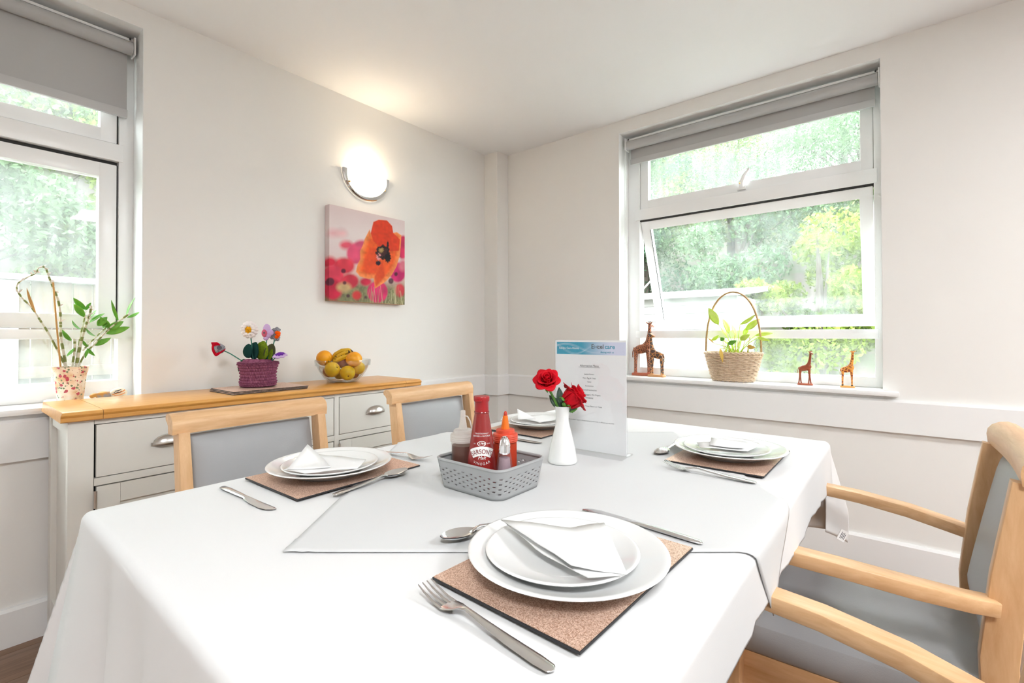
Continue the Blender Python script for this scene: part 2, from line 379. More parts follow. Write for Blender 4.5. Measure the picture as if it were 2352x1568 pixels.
def text(body, size, align='CENTER', bold=0, shear=0, space=1, fn=None, name='lettering', m='print_black', parent=None, res=2):
    """lettering as a flat mesh; fn maps a flat (x, y) to a 3-D point"""
    cu = bpy.data.curves.new('t', 'FONT'); cu.body = body; cu.size = size; cu.align_x = align; cu.offset = bold; cu.shear = shear
    cu.space_character = space; cu.resolution_u = res
    t = bpy.data.objects.new('t', cu); COL.objects.link(t); dg = bpy.context.evaluated_depsgraph_get(); dg.update()
    me = bpy.data.meshes.new_from_object(t.evaluated_get(dg)); bpy.data.objects.remove(t); bpy.data.curves.remove(cu)
    if fn:
        for v in me.vertices: v.co = fn(v.co.x, v.co.y)
    me.materials.clear(); me.materials.append(MATS[m]); me.name = name
    return link(name, me, parent)
def set_cols(me, cols, domain='POINT'):
    a = me.color_attributes.new('col', 'FLOAT_COLOR', domain); a.data.foreach_set('color', np.asarray(cols, np.float32).ravel())
def Rz(a): return Matrix.Rotation(a, 4, 'Z')
def place(loc, rot=(0, 0, 0), sc=1): return Matrix.Translation(loc) @ Euler(rot).to_matrix().to_4x4() @ Matrix.Scale(sc, 4)
RECT = [(-1, -1), (1, -1), (1, 1), (-1, 1)]
def rrect(w, h, r, k=3):
    out = []
    for cx, cy, a0 in ((w-r, h-r, 0), (-w+r, h-r, 90), (-w+r, -h+r, 180), (w-r, -h+r, 270)):
        for i in range(k+1):
            a = math.radians(a0+90*i/k); out.append((cx+r*math.cos(a), cy+r*math.sin(a)))
    return out
random.seed(7); rnd = random.uniform
# ------------------------------------------------------------------ the room
X0, Y0 = -2.6, -2.6                          # walls behind the camera
SILL = .814
WLx0, WLx1, WT = -1.25, .556, 2.325          # left window opening (in x) and head height
WRy0, WRy1 = .072, 1.372                     # right window opening (in y)
TH = .32                                     # wall thickness
# walls
w = MB(); w.box((X0, YL, 0), (WLx0, YL+TH, CH)).box((WLx1, YL, 0), (XR+TH, YL+TH, CH)).box((WLx0, YL, WT), (WLx1, YL+TH, CH)).box((WLx0, YL, 0), (WLx1, YL+TH, SILL-.03))
struct(w.build('wall_left', 'wall_paint', smooth=0))
w = MB(); w.box((XR, Y0, 0), (XR+TH, WRy0, CH)).box((XR, WRy1, 0), (XR+TH, YL, CH)).box((XR, WRy0, WT), (XR+TH, WRy1, CH)).box((XR, WRy0, 0), (XR+TH, WRy1, SILL-.03))
struct(w.build('wall_right', 'wall_paint', smooth=0))
struct(MB().box((X0-.2, Y0-.2, 0), (X0, YL+TH, CH)).build('wall_back', 'wall_paint', smooth=0))
struct(MB().box((X0, Y0-.2, 0), (XR+TH, Y0, CH)).build('wall_front', 'wall_paint', smooth=0))
struct(MB().box((X0-.2, Y0-.2, CH), (XR+TH, YL+TH, CH+.15)).build('ceiling', 'ceiling_paint', smooth=0))
CHX, CHY = .118, .118                        # boxed-in pipe chase in the corner
cx0 = at(1113, 600, y=YL).x; cy0 = at(1167, 600, x=XR).y
struct(MB().box((cx0, cy0, 0), (XR, YL, CH)).build('wall_corner', 'wall_paint', smooth=0))
# floor: a base with laid planks
fl = struct(MB().box((X0-.2, Y0-.2, -.12), (XR+TH, YL+TH, -.012)).build('floor', 'dark_gap', smooth=0))
pw, pl = .19, 1.28
pm = MB().box((0, 0, -.012), (pl-.002, pw-.002, 0), .0012).mesh('plank', 'floor_oak')
iy = 0; y = Y0
while y < YL:
    x = X0-(iy*.43 % pl)
    while x < XR:
        o = link('plank', pm, fl, (x, y, 0)); x += pl
    y += pw; iy += 1
# dado rails and skirting
RT, RB, RD = .777, .633, .022
def rail(name, pts, z0, z1, d):
    """board following the wall line pts (2-D), standing d proud, with a chamfered top edge"""
    m = MB()
    if pts is None:                              # around the boxed corner, mitred
        prof = [(0, z0), (d, z0), (d, z1-.010), (d-.008, z1), (0, z1)]
        m.loft([[(cx0-p, YL, z) for p, z in prof], [(cx0-p, cy0-p, z) for p, z in prof], [(XR, cy0-p, z) for p, z in prof]])
        return struct(m.build(name, 'gloss_white', smooth=0))
    for (ax, ay), (bx, by), (nx, ny) in pts:
        prof = [(0, z0), (d, z0), (d, z1-.010), (d-.008, z1), (0, z1)]
        m.loft([[(ax+nx*p, ay+ny*p, z) for p, z in prof], [(bx+nx*p, by+ny*p, z) for p, z in prof]])
    return struct(m.build(name, 'gloss_white', smooth=0))
LW = [((X0, YL), (cx0-.0, YL), (0, -1))]
RW = [((XR, Y0), (XR, cy0), (-1, 0))]
CW = None
rail('trim_1', LW, RB, RT, RD); rail('trim_2', RW, RB, RT, RD); rail('trim_3', CW, RB, RT, RD)
rail('baseboard_left', LW, 0, .13, .02); rail('baseboard_right', RW, 0, .15, .02); rail('baseboard_corner', CW, 0, .13, .02)
for nm, seg in (('baseboard_left', LW), ('baseboard_right', RW)):
    pass

def rot_open(m, hinge, ang):
    """swing a sash outwards about its top hinge line (right window: outwards is +x)"""
    T = Matrix.Translation(hinge) @ Matrix.Rotation(ang, 4, 'Y') @ Matrix.Translation(-Vector(hinge))
    return m.xf(T)
def frame_yz(m, x0, x1, y0, y1, z0, z1, w, bev=.006):
    """picture-frame of four bars around an opening, in the plane x"""
    m.box((x0, y0, z0), (x1, y0+w, z1), bev).box((x0, y1-w, z0), (x1, y1, z1), bev).box((x0+.0005, y0+w*.6, z1-w), (x1-.0005, y1-w*.6, z1), bev).box((x0+.0005, y0+w*.6, z0), (x1-.0005, y1-w*.6, z0+w), bev)
    return m
# ---- right window
FX = 2.865; FD = .065
win = struct(bpy.data.objects.new('window_1', None)); COL.objects.link(win)
m = MB()
m.box((FX, WRy1-.079, SILL), (FX+FD, WRy1, WT), .005).box((FX, WRy0, SILL), (FX+FD, .105, WT), .005)
m.box((FX+.0005, .09, WT-.06), (FX+FD, WRy1-.05, WT), .005)
m.box((FX+.0005, .09, SILL), (FX+FD, WRy1-.05, .862), .005)
m.box((FX-.006, .09, 1.792), (FX+FD, WRy1-.05, 1.862), .008)                    # transom
m.box((FX-.004, .09, 1.046), (FX+FD, WRy1-.05, 1.092), .006)                    # lower rail
m.build('frame', 'upvc', win)
MB().box((FX+.004, .1, 1.784), (FX+.05, WRy1-.08, 1.793)).build('gasket', 'rubber', win)
s = frame_yz(MB(), FX+.012, FX+.052, .106, WRy1-.08, 1.864, WT-.062, .052).build('vent_sash', 'upvc', win)
MB().box((FX+.028, .15, 1.9), (FX+.034, WRy1-.125, WT-.1)).build('pane', 'pane_wet', s, 0)
hm = at(1703, 430, x=FX)
h = MB(); h.box((FX-.006, hm.y-.022, 1.872), (FX+.012, hm.y+.022, 1.895), .004)
h.tube([(FX-.012, hm.y, 1.885), (FX-.024, hm.y-.002, 1.905), (FX-.026, hm.y-.022, 1.945), (FX-.02, hm.y-.045, 1.978)], [.013, .012, .009, .006], 8, flat=.6)
h.build('handle', 'upvc', s); MB().ball((FX-.037, hm.y, 1.9), .004, 8, 6).build('key_lock', 'brass', s)
# casement swung open from its top hinges
HG = (FX+.012, 0, 1.782); ANG = -math.radians(21)
s = rot_open(frame_yz(MB(), FX+.01, FX+.055, .108, WRy1-.082, 1.062, 1.782, .055), HG, ANG).build('casement_sash', 'upvc', win)
rot_open(MB().box((FX+.03, .155, 1.112), (FX+.036, WRy1-.13, 1.733)), HG, ANG).build('pane', 'pane_open', s, 0)
rot_open(MB().box((FX+.009, WRy1-.1395, 1.12), (FX+.012, WRy1-.1365, 1.728)), HG, ANG).build('glazing_seal', 'rubber', s)
st = MB().tube([(FX+.04, WRy1-.085, 1.36), (FX+.15, WRy1-.088, 1.42)], .005, 6); st.build('stay_arm', 'steel', s)
MB().box((FX+.028, .106, .864), (FX+.034, WRy1-.08, 1.045)).build('pane', 'pane_wet', win, 0)
struct(MB().box((2.692, -.015+.03, SILL-.022), (FX+.03, 1.43, SILL), .009).build('window_sill', 'gloss_white', win))
MB().box((XR-.004, WRy0, SILL-.06), (FX, WRy1, SILL-.0225)).build('sill_board', 'gloss_white', win)
# painted white reveals: thin plaster returns
rv = MB(); rv.box((XR+.001, WRy1-.002, SILL), (FX, WRy1+.0, WT)).box((XR+.001, WRy0, SILL), (FX, WRy0+.002, WT)).box((XR+.001, WRy0, WT-.002), (FX, WRy1, WT))
rv.build('reveal', 'reveal_white', win, 0)
# ---- left window (closed)
FY = 2.535
win2 = struct(bpy.data.objects.new('window_2', None)); COL.objects.link(win2)
m = MB(); b = .005
m.box((.505, FY, SILL), (WLx1, FY+FD, WT), b).box((WLx0, FY, SILL), (WLx0+.05, FY+FD, WT), b)
m.box((WLx0+.03, FY+.0005, WT-.06), (.52, FY+FD, WT), b).box((WLx0+.03, FY+.0005, SILL), (.52, FY+FD, .884), b)
m.box((WLx0+.03, FY-.006, 1.793), (.52, FY+FD, 1.865), .008).box((WLx0+.03, FY-.004, 1.054), (.52, FY+FD, 1.092), .006)
m.box((-.42, FY+.0007, SILL), (-.36, FY+FD, WT), b)
m.build('frame', 'upvc', win2)
MB().box((-.35, FY+.02, 1.779), (.502, FY+.05, 1.794)).box((.499, FY+.02, 1.1), (.506, FY+.05, 1.78)).box((.499, FY+.02, 1.868), (.506, FY+.05, 2.25)).build('gasket', 'rubber', win2)
def frame_xz(m, y0, y1, x0, x1, z0, z1, w, bev=.006):
    m.box((x0, y0, z0), (x0+w, y1, z1), bev).box((x1-w, y0, z0), (x1, y1, z1), bev).box((x0+w*.6, y0+.0005, z1-w), (x1-w*.6, y1-.0005, z1), bev).box((x0+w*.6, y0+.0005, z0), (x1-w*.6, y1-.0005, z0+w), bev)
    return m
for (xa, xb) in ((-.355, .5), (WLx0+.052, -.425)):
    s = frame_xz(MB(), FY+.008, FY+.052, xa, xb, 1.868, WT-.062, .055).build('vent_sash', 'upvc', win2)
    MB().box((xa+.05, FY+.028, 1.915), (xb-.05, FY+.034, WT-.11)).build('pane', 'pane_wet', s, 0)
    s = frame_xz(MB(), FY+.006, FY+.055, xa, xb, 1.096, 1.778, .058).build('casement_sash', 'upvc', win2)
    MB().box((xa+.053, FY+.03, 1.15), (xb-.053, FY+.036, 1.724)).build('pane', 'pane', s, 0)
    MB().box((xa-.005, FY+.028, .885), (xb+.005, FY+.034, 1.053)).build('pane', 'pane_wet', win2, 0)
struct(MB().box((WLx0-.05, 2.359, SILL-.022), (WLx1+.03, FY+.03, SILL), .009).build('window_sill', 'gloss_white', win2))
MB().box((WLx0, YL-.004, SILL-.06), (WLx1, FY, SILL-.0225)).build('sill_board', 'gloss_white', win2)
rv = MB(); rv.box((WLx1-.002, YL+.001, SILL), (WLx1, FY, WT)).box((WLx0, YL+.001, SILL), (WLx0+.002, FY, WT)).box((WLx0, YL+.001, WT-.002), (WLx1, FY, WT))
rv.build('reveal', 'reveal_white', win2, 0)

# ---- roller blinds
def blind(label, axis, a0, a1, dpos, zroll, zbot, rr):
    t = thing('roller_blind', label, 'blind', (0, 0, 0), group=None)
    P = (lambda a, d, z: (dpos+d, a, z)) if axis == 'y' else (lambda a, d, z: (a, dpos+d, z))
    def seg(m, d0, d1, z0, z1, e0=0, e1=0, bev=0):
        p, q = P(a0+e0, d0, z0), P(a1-e1, d1, z1); return m.box([min(p[i], q[i]) for i in range(3)], [max(p[i], q[i]) for i in range(3)], bev)
    MB().tube([P(a0, 0, zroll), P(a1, 0, zroll)], rr, 20).build('roller', 'blind_grey', t)
    seg(MB(), rr-.006, rr-.003, zbot+.03, zroll+.002, .012, .012).build('fabric', 'blind_grey', t, 0)
    seg(MB(), rr-.012, rr+.003, zbot, zbot+.034, .010, .010, .003).build('bottom_bar', 'blind_bar', t)
    seg(MB(), -.004, rr+.02, zroll+rr+.002, zroll+rr+.012, -.006, -.006).build('head_rail', 'gloss_white', t, 0)
    for e, sg in ((a0, -1), (a1, 1)):
        m = MB(); p, q = P(e+sg*.002, -.026, zroll-.03), P(e+sg*.008, .03, zroll+rr+.014)
        m.box([min(p[i], q[i]) for i in range(3)], [max(p[i], q[i]) for i in range(3)], .001); br = m.build('bracket', 'gloss_white', t)
        m = MB()
        for dz in (.008, .018): m.ball(P(e-sg*.008, -.008, zroll+rr+.004+dz*.4), .0035, 8, 6)
        m.build('screw', 'rubber', br)
    return t, P
t, P = blind('nearly rolled up grey roller blind over the window with the giraffes', 'y', WRy0+.012, WRy1-.03, 2.80, 2.258, 2.142, .028)
ch = MB()
for da in (.004, .012): ch.tube([P(WRy1-.03+da, -.02, 2.25), P(WRy1-.03+da, -.016, 1.18)], .0016, 6)
ch.build('bead_chain', 'chain', t)
blind('half lowered grey roller blind in the window above the potted orchid', 'x', WLx0+.02, WLx1-.02, 2.485, 2.262, 1.975, .027)

# ---- fill light panels added on the ceiling behind the camera (out of frame)
def lamp(x, y, p, lab):
    t = thing('fill_panel', lab, 'fill light', (x, y, CH), group='added fill light panels')
    MB().box((-.31, -.31, -.03), (.31, .31, -.001), .004).build('frame', 'fill_frame', t)
    MB().box((-.285, -.285, -.034), (.285, .285, -.0305)).build('diffuser', 'fill_diffuser', t)
    ld = bpy.data.lights.new('fill_light', 'AREA'); ld.shape = 'SQUARE'; ld.size = .56; ld.energy = p; ld.color = (.93, .97, 1)
    l = bpy.data.objects.new('fill_light', ld); COL.objects.link(l); l.parent = t; l.location = (0, 0, -.04)
for x, y, lab in ((-.6, -.7, 'added square fill light panel just behind the camera'), (1.3, -1.7, 'added square fill light panel right of the camera beyond the frame')): lamp(x, y, 18, lab)
# ------------------------------------------------------------------ the garden
g = MB().box((-16, YL+TH, -.5), (30, 30, -.3)).box((XR+TH, -22, -.5), (30, YL+TH, -.3)); struct(g.build('ground', 'wet_ground', smooth=0))
def bank(name, fn, nu, nv): return struct(MB().grid(fn, nu, nv).build(name, 'bank_soil'))
_rs = random.Random(3)
def hill(d): return -.32 + 0*d if d < 0 else min(6.5, .75*d)
bank('bank_left', lambda u, v: (-12+u*22, 6.2+v*14, hill(v*14)+.25*math.sin(u*31+v*9)*math.sin(v*17)*(v > 0)), 50, 20)
bank('bank_right', lambda u, v: (8.2+v*14, -12+u*26, hill(v*14)*.8+.25*math.sin(u*29+v*7)*math.sin(v*15)*(v > 0)), 50, 20)
# timber fence seen through the left window
fy = 5.35
fence = thing('timber_fence', 'weathered close boarded timber fence beyond the potted orchid window', 'fence', (0, fy, -.3))
bw = .125
for k in range(34):
    hgt = 1.80 + _rs.uniform(-.012, .012)
    if k == 0 or True:
        mb = MB().box((0, _rs.uniform(-.004, .004), 0), (bw-.007, .02, hgt), .003)
    mb.build('fence_board', 'fence_wood', fence).location = (-1.6+k*bw, 0, 0)
MB().box((-1.7, -.055, 1.03), (2.7, -.006, 1.12), .006).build('rail', 'fence_wood', fence)
MB().box((-1.7, -.06, 1.80), (2.7, .05, 1.845), .006).build('capping', 'fence_white', fence)
for px_ in (-1.65, .35, 2.6): MB().box((px_, -.07, 0), (px_+.1, -.008, 1.79), .006).build('post', 'fence_white', fence)
# pale shed beyond the right window
sh = thing('garden_shed', 'pale low garden shed beyond the giraffe window', 'shed', (7.2, 3.3, -.3))
for k in range(16): MB().box((-.02, -1.5, .12*k), (0, 1.5, .12*k+.115), .004).build('board', 'fence_white', sh)
MB().box((0.001, -1.48, 0), (1.5, 1.48, 1.92)).build('carcass', 'fence_white', sh)
MB().loft([[(-.25, -1.65, 1.90), (-.25, 1.65, 1.90), (-.25, 1.65, 1.97), (-.25, -1.65, 1.97)], [(1.7, -1.65, 2.10), (1.7, 1.65, 2.10), (1.7, 1.65, 2.17), (1.7, -1.65, 2.17)]]).build('roof', 'sky_roof', sh, 0)
# trees and bushes: crowns of real leaves on a trunk
def tree(name, label, cat, x, y, z, h, rad, n, c1, c2, size, seed, group, low=.15):
    rs = np.random.RandomState(seed); t = thing(name, label, cat, (x, y, z), group=group)
    tr = MB()
    tr.tube([(0, 0, -.3), (.05, .03, h*.4), (-.04, .06, h*.8)], [.05+.02*h, .04+.012*h, .015], 7)
    ncl = max(8, int(14*rad)); cl = []
    for k in range(ncl):
        a = rs.uniform(0, 2*PI); q = math.sqrt(rs.uniform(0, 1))*rad*.8; zz = h*(low+(1-low)*rs.uniform(0, 1)*(1-.35*(q/rad)**2))
        cl.append((q*math.cos(a), q*math.sin(a), zz, rad*rs.uniform(.22, .42)))
        if k % 2 == 0: tr.tube([(0, 0, zz*.5), (q*math.cos(a)*.6, q*math.sin(a)*.6, zz*.85), (q*math.cos(a), q*math.sin(a), zz)], [.018*h**.5, .012, .004], 5)
    tr.build('trunk', 'bark', t)
    cl = np.array(cl); idx = rs.randint(0, ncl, n)
    d = rs.normal(size=(n, 3)); d /= np.linalg.norm(d, axis=1)[:, None]; rr = rs.uniform(.25, 1, n)**.5
    c = cl[idx, :3]+d*(cl[idx, 3]*rr)[:, None]*np.array([1, 1, .8])
    a = rs.normal(size=(n, 3)); a /= np.linalg.norm(a, axis=1)[:, None]; b = np.cross(a, rs.normal(size=(n, 3))); b /= np.linalg.norm(b, axis=1)[:, None]
    s = size*rs.uniform(.6, 1.3, n)[:, None]
    V = np.stack([c-a*s, c+b*s*.45, c+a*s, c-b*s*.45], 1).reshape(-1, 3)
    me = bpy.data.meshes.new('foliage'); me.from_pydata(V.tolist(), [], np.arange(4*n).reshape(n, 4).tolist())
    mixv = np.clip(rs.uniform(0, 1, n)*.6+.4*rs.uniform(0, 1, ncl)[idx], 0, 1)[:, None]
    cc = np.array(c1)*(1-mixv)+np.array(c2)*mixv; cc = np.repeat(np.hstack([cc, np.ones((n, 1))]), 4, 0)
    set_cols(me, cc); me.materials.append(MATS['leaf_light'])
    o = link('foliage', me, t); o['kind'] = 'stuff'
    return t
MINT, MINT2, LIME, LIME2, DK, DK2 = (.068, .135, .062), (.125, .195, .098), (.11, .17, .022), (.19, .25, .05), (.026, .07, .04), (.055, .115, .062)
GL, GR = 'trees beyond the potted orchid window', 'trees beyond the giraffe window'
spec_l = [(.15, 8.6, 1.3, 2.6, 1.5, MINT, MINT2, 'pale green bushy tree leaning over the left edge of the orchid window'), (1.6, 8.2, 1.2, 1.7, 1.0, LIME, MINT2, 'low yellow green shrub above the fence behind the orchid'),
          (1.4, 10.2, 3.2, 3.2, 1.9, MINT, LIME2, 'tall light green tree in the middle of the orchid window'), (-.8, 11.5, 3.8, 3.6, 2.0, DK, MINT, 'darker green tree at the far left behind the grey blind'),
          (3.0, 11.8, 4.0, 3.6, 2.0, MINT, MINT2, 'high pale tree beside the frame of the orchid window'), (2.4, 9.2, 2.2, 1.6, 1.0, LIME, LIME2, 'small bright shrub at the right side of the orchid window'), (.6, 13.5, 5.2, 4, 2.3, DK2, MINT2, 'hazy tree on the crest of the bank above the orchid')]
for k, (x, y, z, h, r, c1, c2, lb) in enumerate(spec_l): tree('broadleaf_tree', lb, 'tree', x, y, z, h, r, int(9000+3500*r), c1, c2, .048, 20+k, GL)
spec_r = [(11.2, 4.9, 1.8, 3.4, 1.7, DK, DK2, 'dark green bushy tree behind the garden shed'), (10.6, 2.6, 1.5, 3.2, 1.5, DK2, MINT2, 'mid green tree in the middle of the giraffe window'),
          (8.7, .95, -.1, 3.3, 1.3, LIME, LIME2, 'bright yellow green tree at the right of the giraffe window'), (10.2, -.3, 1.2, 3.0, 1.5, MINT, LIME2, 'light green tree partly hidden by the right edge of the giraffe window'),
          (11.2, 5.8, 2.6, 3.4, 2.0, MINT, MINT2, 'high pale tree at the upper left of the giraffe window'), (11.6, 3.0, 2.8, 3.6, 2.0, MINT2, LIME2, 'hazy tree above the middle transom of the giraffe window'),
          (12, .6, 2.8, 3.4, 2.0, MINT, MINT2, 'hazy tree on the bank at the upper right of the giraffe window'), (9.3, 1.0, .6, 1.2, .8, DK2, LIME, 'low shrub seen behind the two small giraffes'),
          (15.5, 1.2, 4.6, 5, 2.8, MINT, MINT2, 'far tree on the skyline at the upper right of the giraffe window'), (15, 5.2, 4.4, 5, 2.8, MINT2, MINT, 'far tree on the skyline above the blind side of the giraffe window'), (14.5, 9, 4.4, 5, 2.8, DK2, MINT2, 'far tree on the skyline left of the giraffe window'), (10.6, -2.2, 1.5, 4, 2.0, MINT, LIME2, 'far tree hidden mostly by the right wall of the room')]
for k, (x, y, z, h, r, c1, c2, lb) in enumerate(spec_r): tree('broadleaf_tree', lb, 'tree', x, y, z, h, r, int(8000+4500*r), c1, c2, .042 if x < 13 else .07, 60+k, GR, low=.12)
# ------------------------------------------------------------------ table, cloths
TX0, TX1, TY0, TY1, TZ = .195, 1.705, .187, 1.15, .748
tb = thing('dining_table', 'rectangular dining table hidden under the white tablecloth', 'table', ((TX0+TX1)/2, (TY0+TY1)/2, 0))
hx, hy = (TX1-TX0)/2-.004, (TY1-TY0)/2-.004
MB().box((-hx, -hy, TZ-.032), (hx, hy, TZ-.002), .006).build('tabletop', 'beech_x', tb)
for sx in (-1, 1):
    for sy in (-1, 1): MB().box((sx*(hx-.12)-.03, sy*(hy-.12)-.03, 0), (sx*(hx-.12)+.03, sy*(hy-.12)+.03, TZ-.0325), .004).build('leg', 'beech', tb)
for sy in (-1, 1): MB().box((-hx+.155, sy*(hy-.12)-.011, TZ-.078), (hx-.155, sy*(hy-.12)+.011, TZ-.033)).build('apron', 'beech_x', tb)
R0 = .016
def drape(u, v, lift=0, flare=.30, wave=1.0):
    """cloth laid flat at (u, v), folded down over the table edges; corners hang as a flared fold"""
    dx = TX0-u if u < TX0 else (u-TX1 if u > TX1 else 0); sx = -1 if u < TX0 else 1
    dy = TY0-v if v < TY0 else (v-TY1 if v > TY1 else 0); sy = -1 if v < TY0 else 1
    d = math.hypot(dx, dy); bx, by = min(max(u, TX0), TX1), min(max(v, TY0), TY1)
    if d == 0: return (u, v, TZ+lift)
    nx, ny = sx*dx/d, sy*dy/d
    arc = R0*PI/2
    if d < arc:
        a = d/R0; off, dz = R0*math.sin(a), R0*(1-math.cos(a))
    else: off, dz = R0, R0+(d-arc)
    rest = max(0, d-arc)
    if dx > 0 and dy > 0:
        ph = math.atan2(dy, dx); h = rest*flare*math.sin(2*ph)**2
        off += h; dz = R0+math.sqrt(max(0, rest*rest-h*h)) if rest else dz
        k = 1/math.sqrt(2); m_ = math.sin(2*ph)
        nx, ny = nx*(1-m_)+sx*k*m_, ny*(1-m_)+sy*k*m_; L = math.hypot(nx, ny); nx /= L; ny /= L
    else:
        t = v if dx > 0 else u
        off += wave*rest*(.03+.15*(.5+.5*math.sin(t*17+1.3))*(.5+.5*math.sin(t*6.1+.4))+.06*math.sin(t*37+.6)*(.5+.5*math.sin(t*9))+.03*math.sin(t*71))*(1 if dx > 0 else .45)
    return (bx+nx*(off+lift), by+ny*(off+lift), TZ+lift*(1 if d < arc else 0)-dz)
def cloth_axis(lo, a, b, hi, n_out, n_in):
    e = np.concatenate([np.linspace(lo, a-R0*1.6, n_out), np.linspace(a-R0*1.6, a, 6)[1:], np.linspace(a, b, n_in)[1:], np.linspace(b, b+R0*1.6, 6)[1:], np.linspace(b+R0*1.6, hi, n_out)[1:]])
    return e
us = cloth_axis(TX0-.42, TX0, TX1, TX1+.285, 26, 40); vs = cloth_axis(TY0-.112, TY0, TY1, TY1+.36, 22, 30)
_n = np.random.RandomState(2)
V = []
for u in us:
    for v in vs:
        vv = v if v > TY0 else TY0-(TY0-v)*(1+.25*min(1.2, max(0, (u-1.0)/.7))**2)
        if v > TY1: vv = TY1+(v-TY1)*(1-.74*min(1, max(0, (u-.20)/.11)))
        p = drape(u, vv)
        z = p[2]+(.0003*math.sin(u*9+v*5)+.0002*math.sin(u*4-v*13)) if p[2] >= TZ-.0001 else p[2]
        V.append((p[0], p[1], z))
nv = len(vs); F_ = [(i*nv+j, (i+1)*nv+j, (i+1)*nv+j+1, i*nv+j+1) for i in range(len(us)-1) for j in range(nv-1)]
c = thing('tablecloth', 'white cotton cloth covering the dining table', 'tablecloth')
cm = MB().add(V, F_).build('cloth', 'cloth_white', c, 180)
md = cm.modifiers.new('thick', 'SOLIDIFY'); md.thickness = .0012; md.offset = 0
tg = MB().box((-.012, -.0008, -.02), (.012, .0008, .012)); tp = at(1930, 1222, x=1.735); M_ = place((tp.x-.012, tp.y-.008, tp.z), (0, .5, -.9)); tg.xf(M_); tg.build('care_tag', 'tag_white', c)
for k in range(4): MB().box((-.006+.004*k, -.0012, -.014), (-.0045+.004*k, -.001, .006-.003*(k % 2))).xf(M_).build('tag_print', 'print_black', c)
# diagonal topper
E1, E2, L0, S = Vector((.630, -.776)), Vector((.776, .630)), Vector((.333, .707)), .858
nn = 90; tp_v = []
for i in range(nn+1):
    for j in range(nn+1):
        q = L0+E1*(S*i/nn)+E2*(S*j/nn)
        u, v = q
        p = drape(u, v, .0031, 0, .3); hem = min(i, j, nn-i, nn-j)
        z = p[2]+.0003*math.sin(u*23+v*11)+(.0006 if hem in (0, 1, 2) else 0)
        if i+j < 5: z += .0015*math.sin(i*2.1+j*1.2)**2
        tp_v.append((p[0], p[1], z))
tt = thing('table_topper', 'pale grey square overlay laid diagonally across the white tablecloth', 'table topper')
tm = MB().add(tp_v, [(i*(nn+1)+j, (i+1)*(nn+1)+j, (i+1)*(nn+1)+j+1, i*(nn+1)+j+1) for i in range(nn) for j in range(nn)]).build('cloth', 'cloth_grey', tt, 180)
md = tm.modifiers.new('thick', 'SOLIDIFY'); md.thickness = .0012; md.offset = 0
st = MB()
for a, b_ in ((0, 1), (1, 0)):
    for far in (0, 1):
        k = 0
        while k < nn-3:
            i0, j0 = (3 if not far else nn-3, k) if a == 0 else (k, 3 if not far else nn-3)
            i1, j1 = (i0, k+1) if a == 0 else (k+1, j0)
            p, q = Vector(tp_v[i0*(nn+1)+j0]), Vector(tp_v[i1*(nn+1)+j1])
            st.tube([p, p+(q-p)*.55], .0005, 4); k += 1
st.build('hem_stitching', 'cloth_white', tt)
TT = TZ+.0038                                # top of cloth + topper
def on_topper(x, y):
    r = Vector((x, y))-L0; a, b_ = r.dot(E1), r.dot(E2)
    return 0 <= a <= S and 0 <= b_ <= S
def ztop(x, y): return TZ+(.0044 if on_topper(x, y) else .0012)

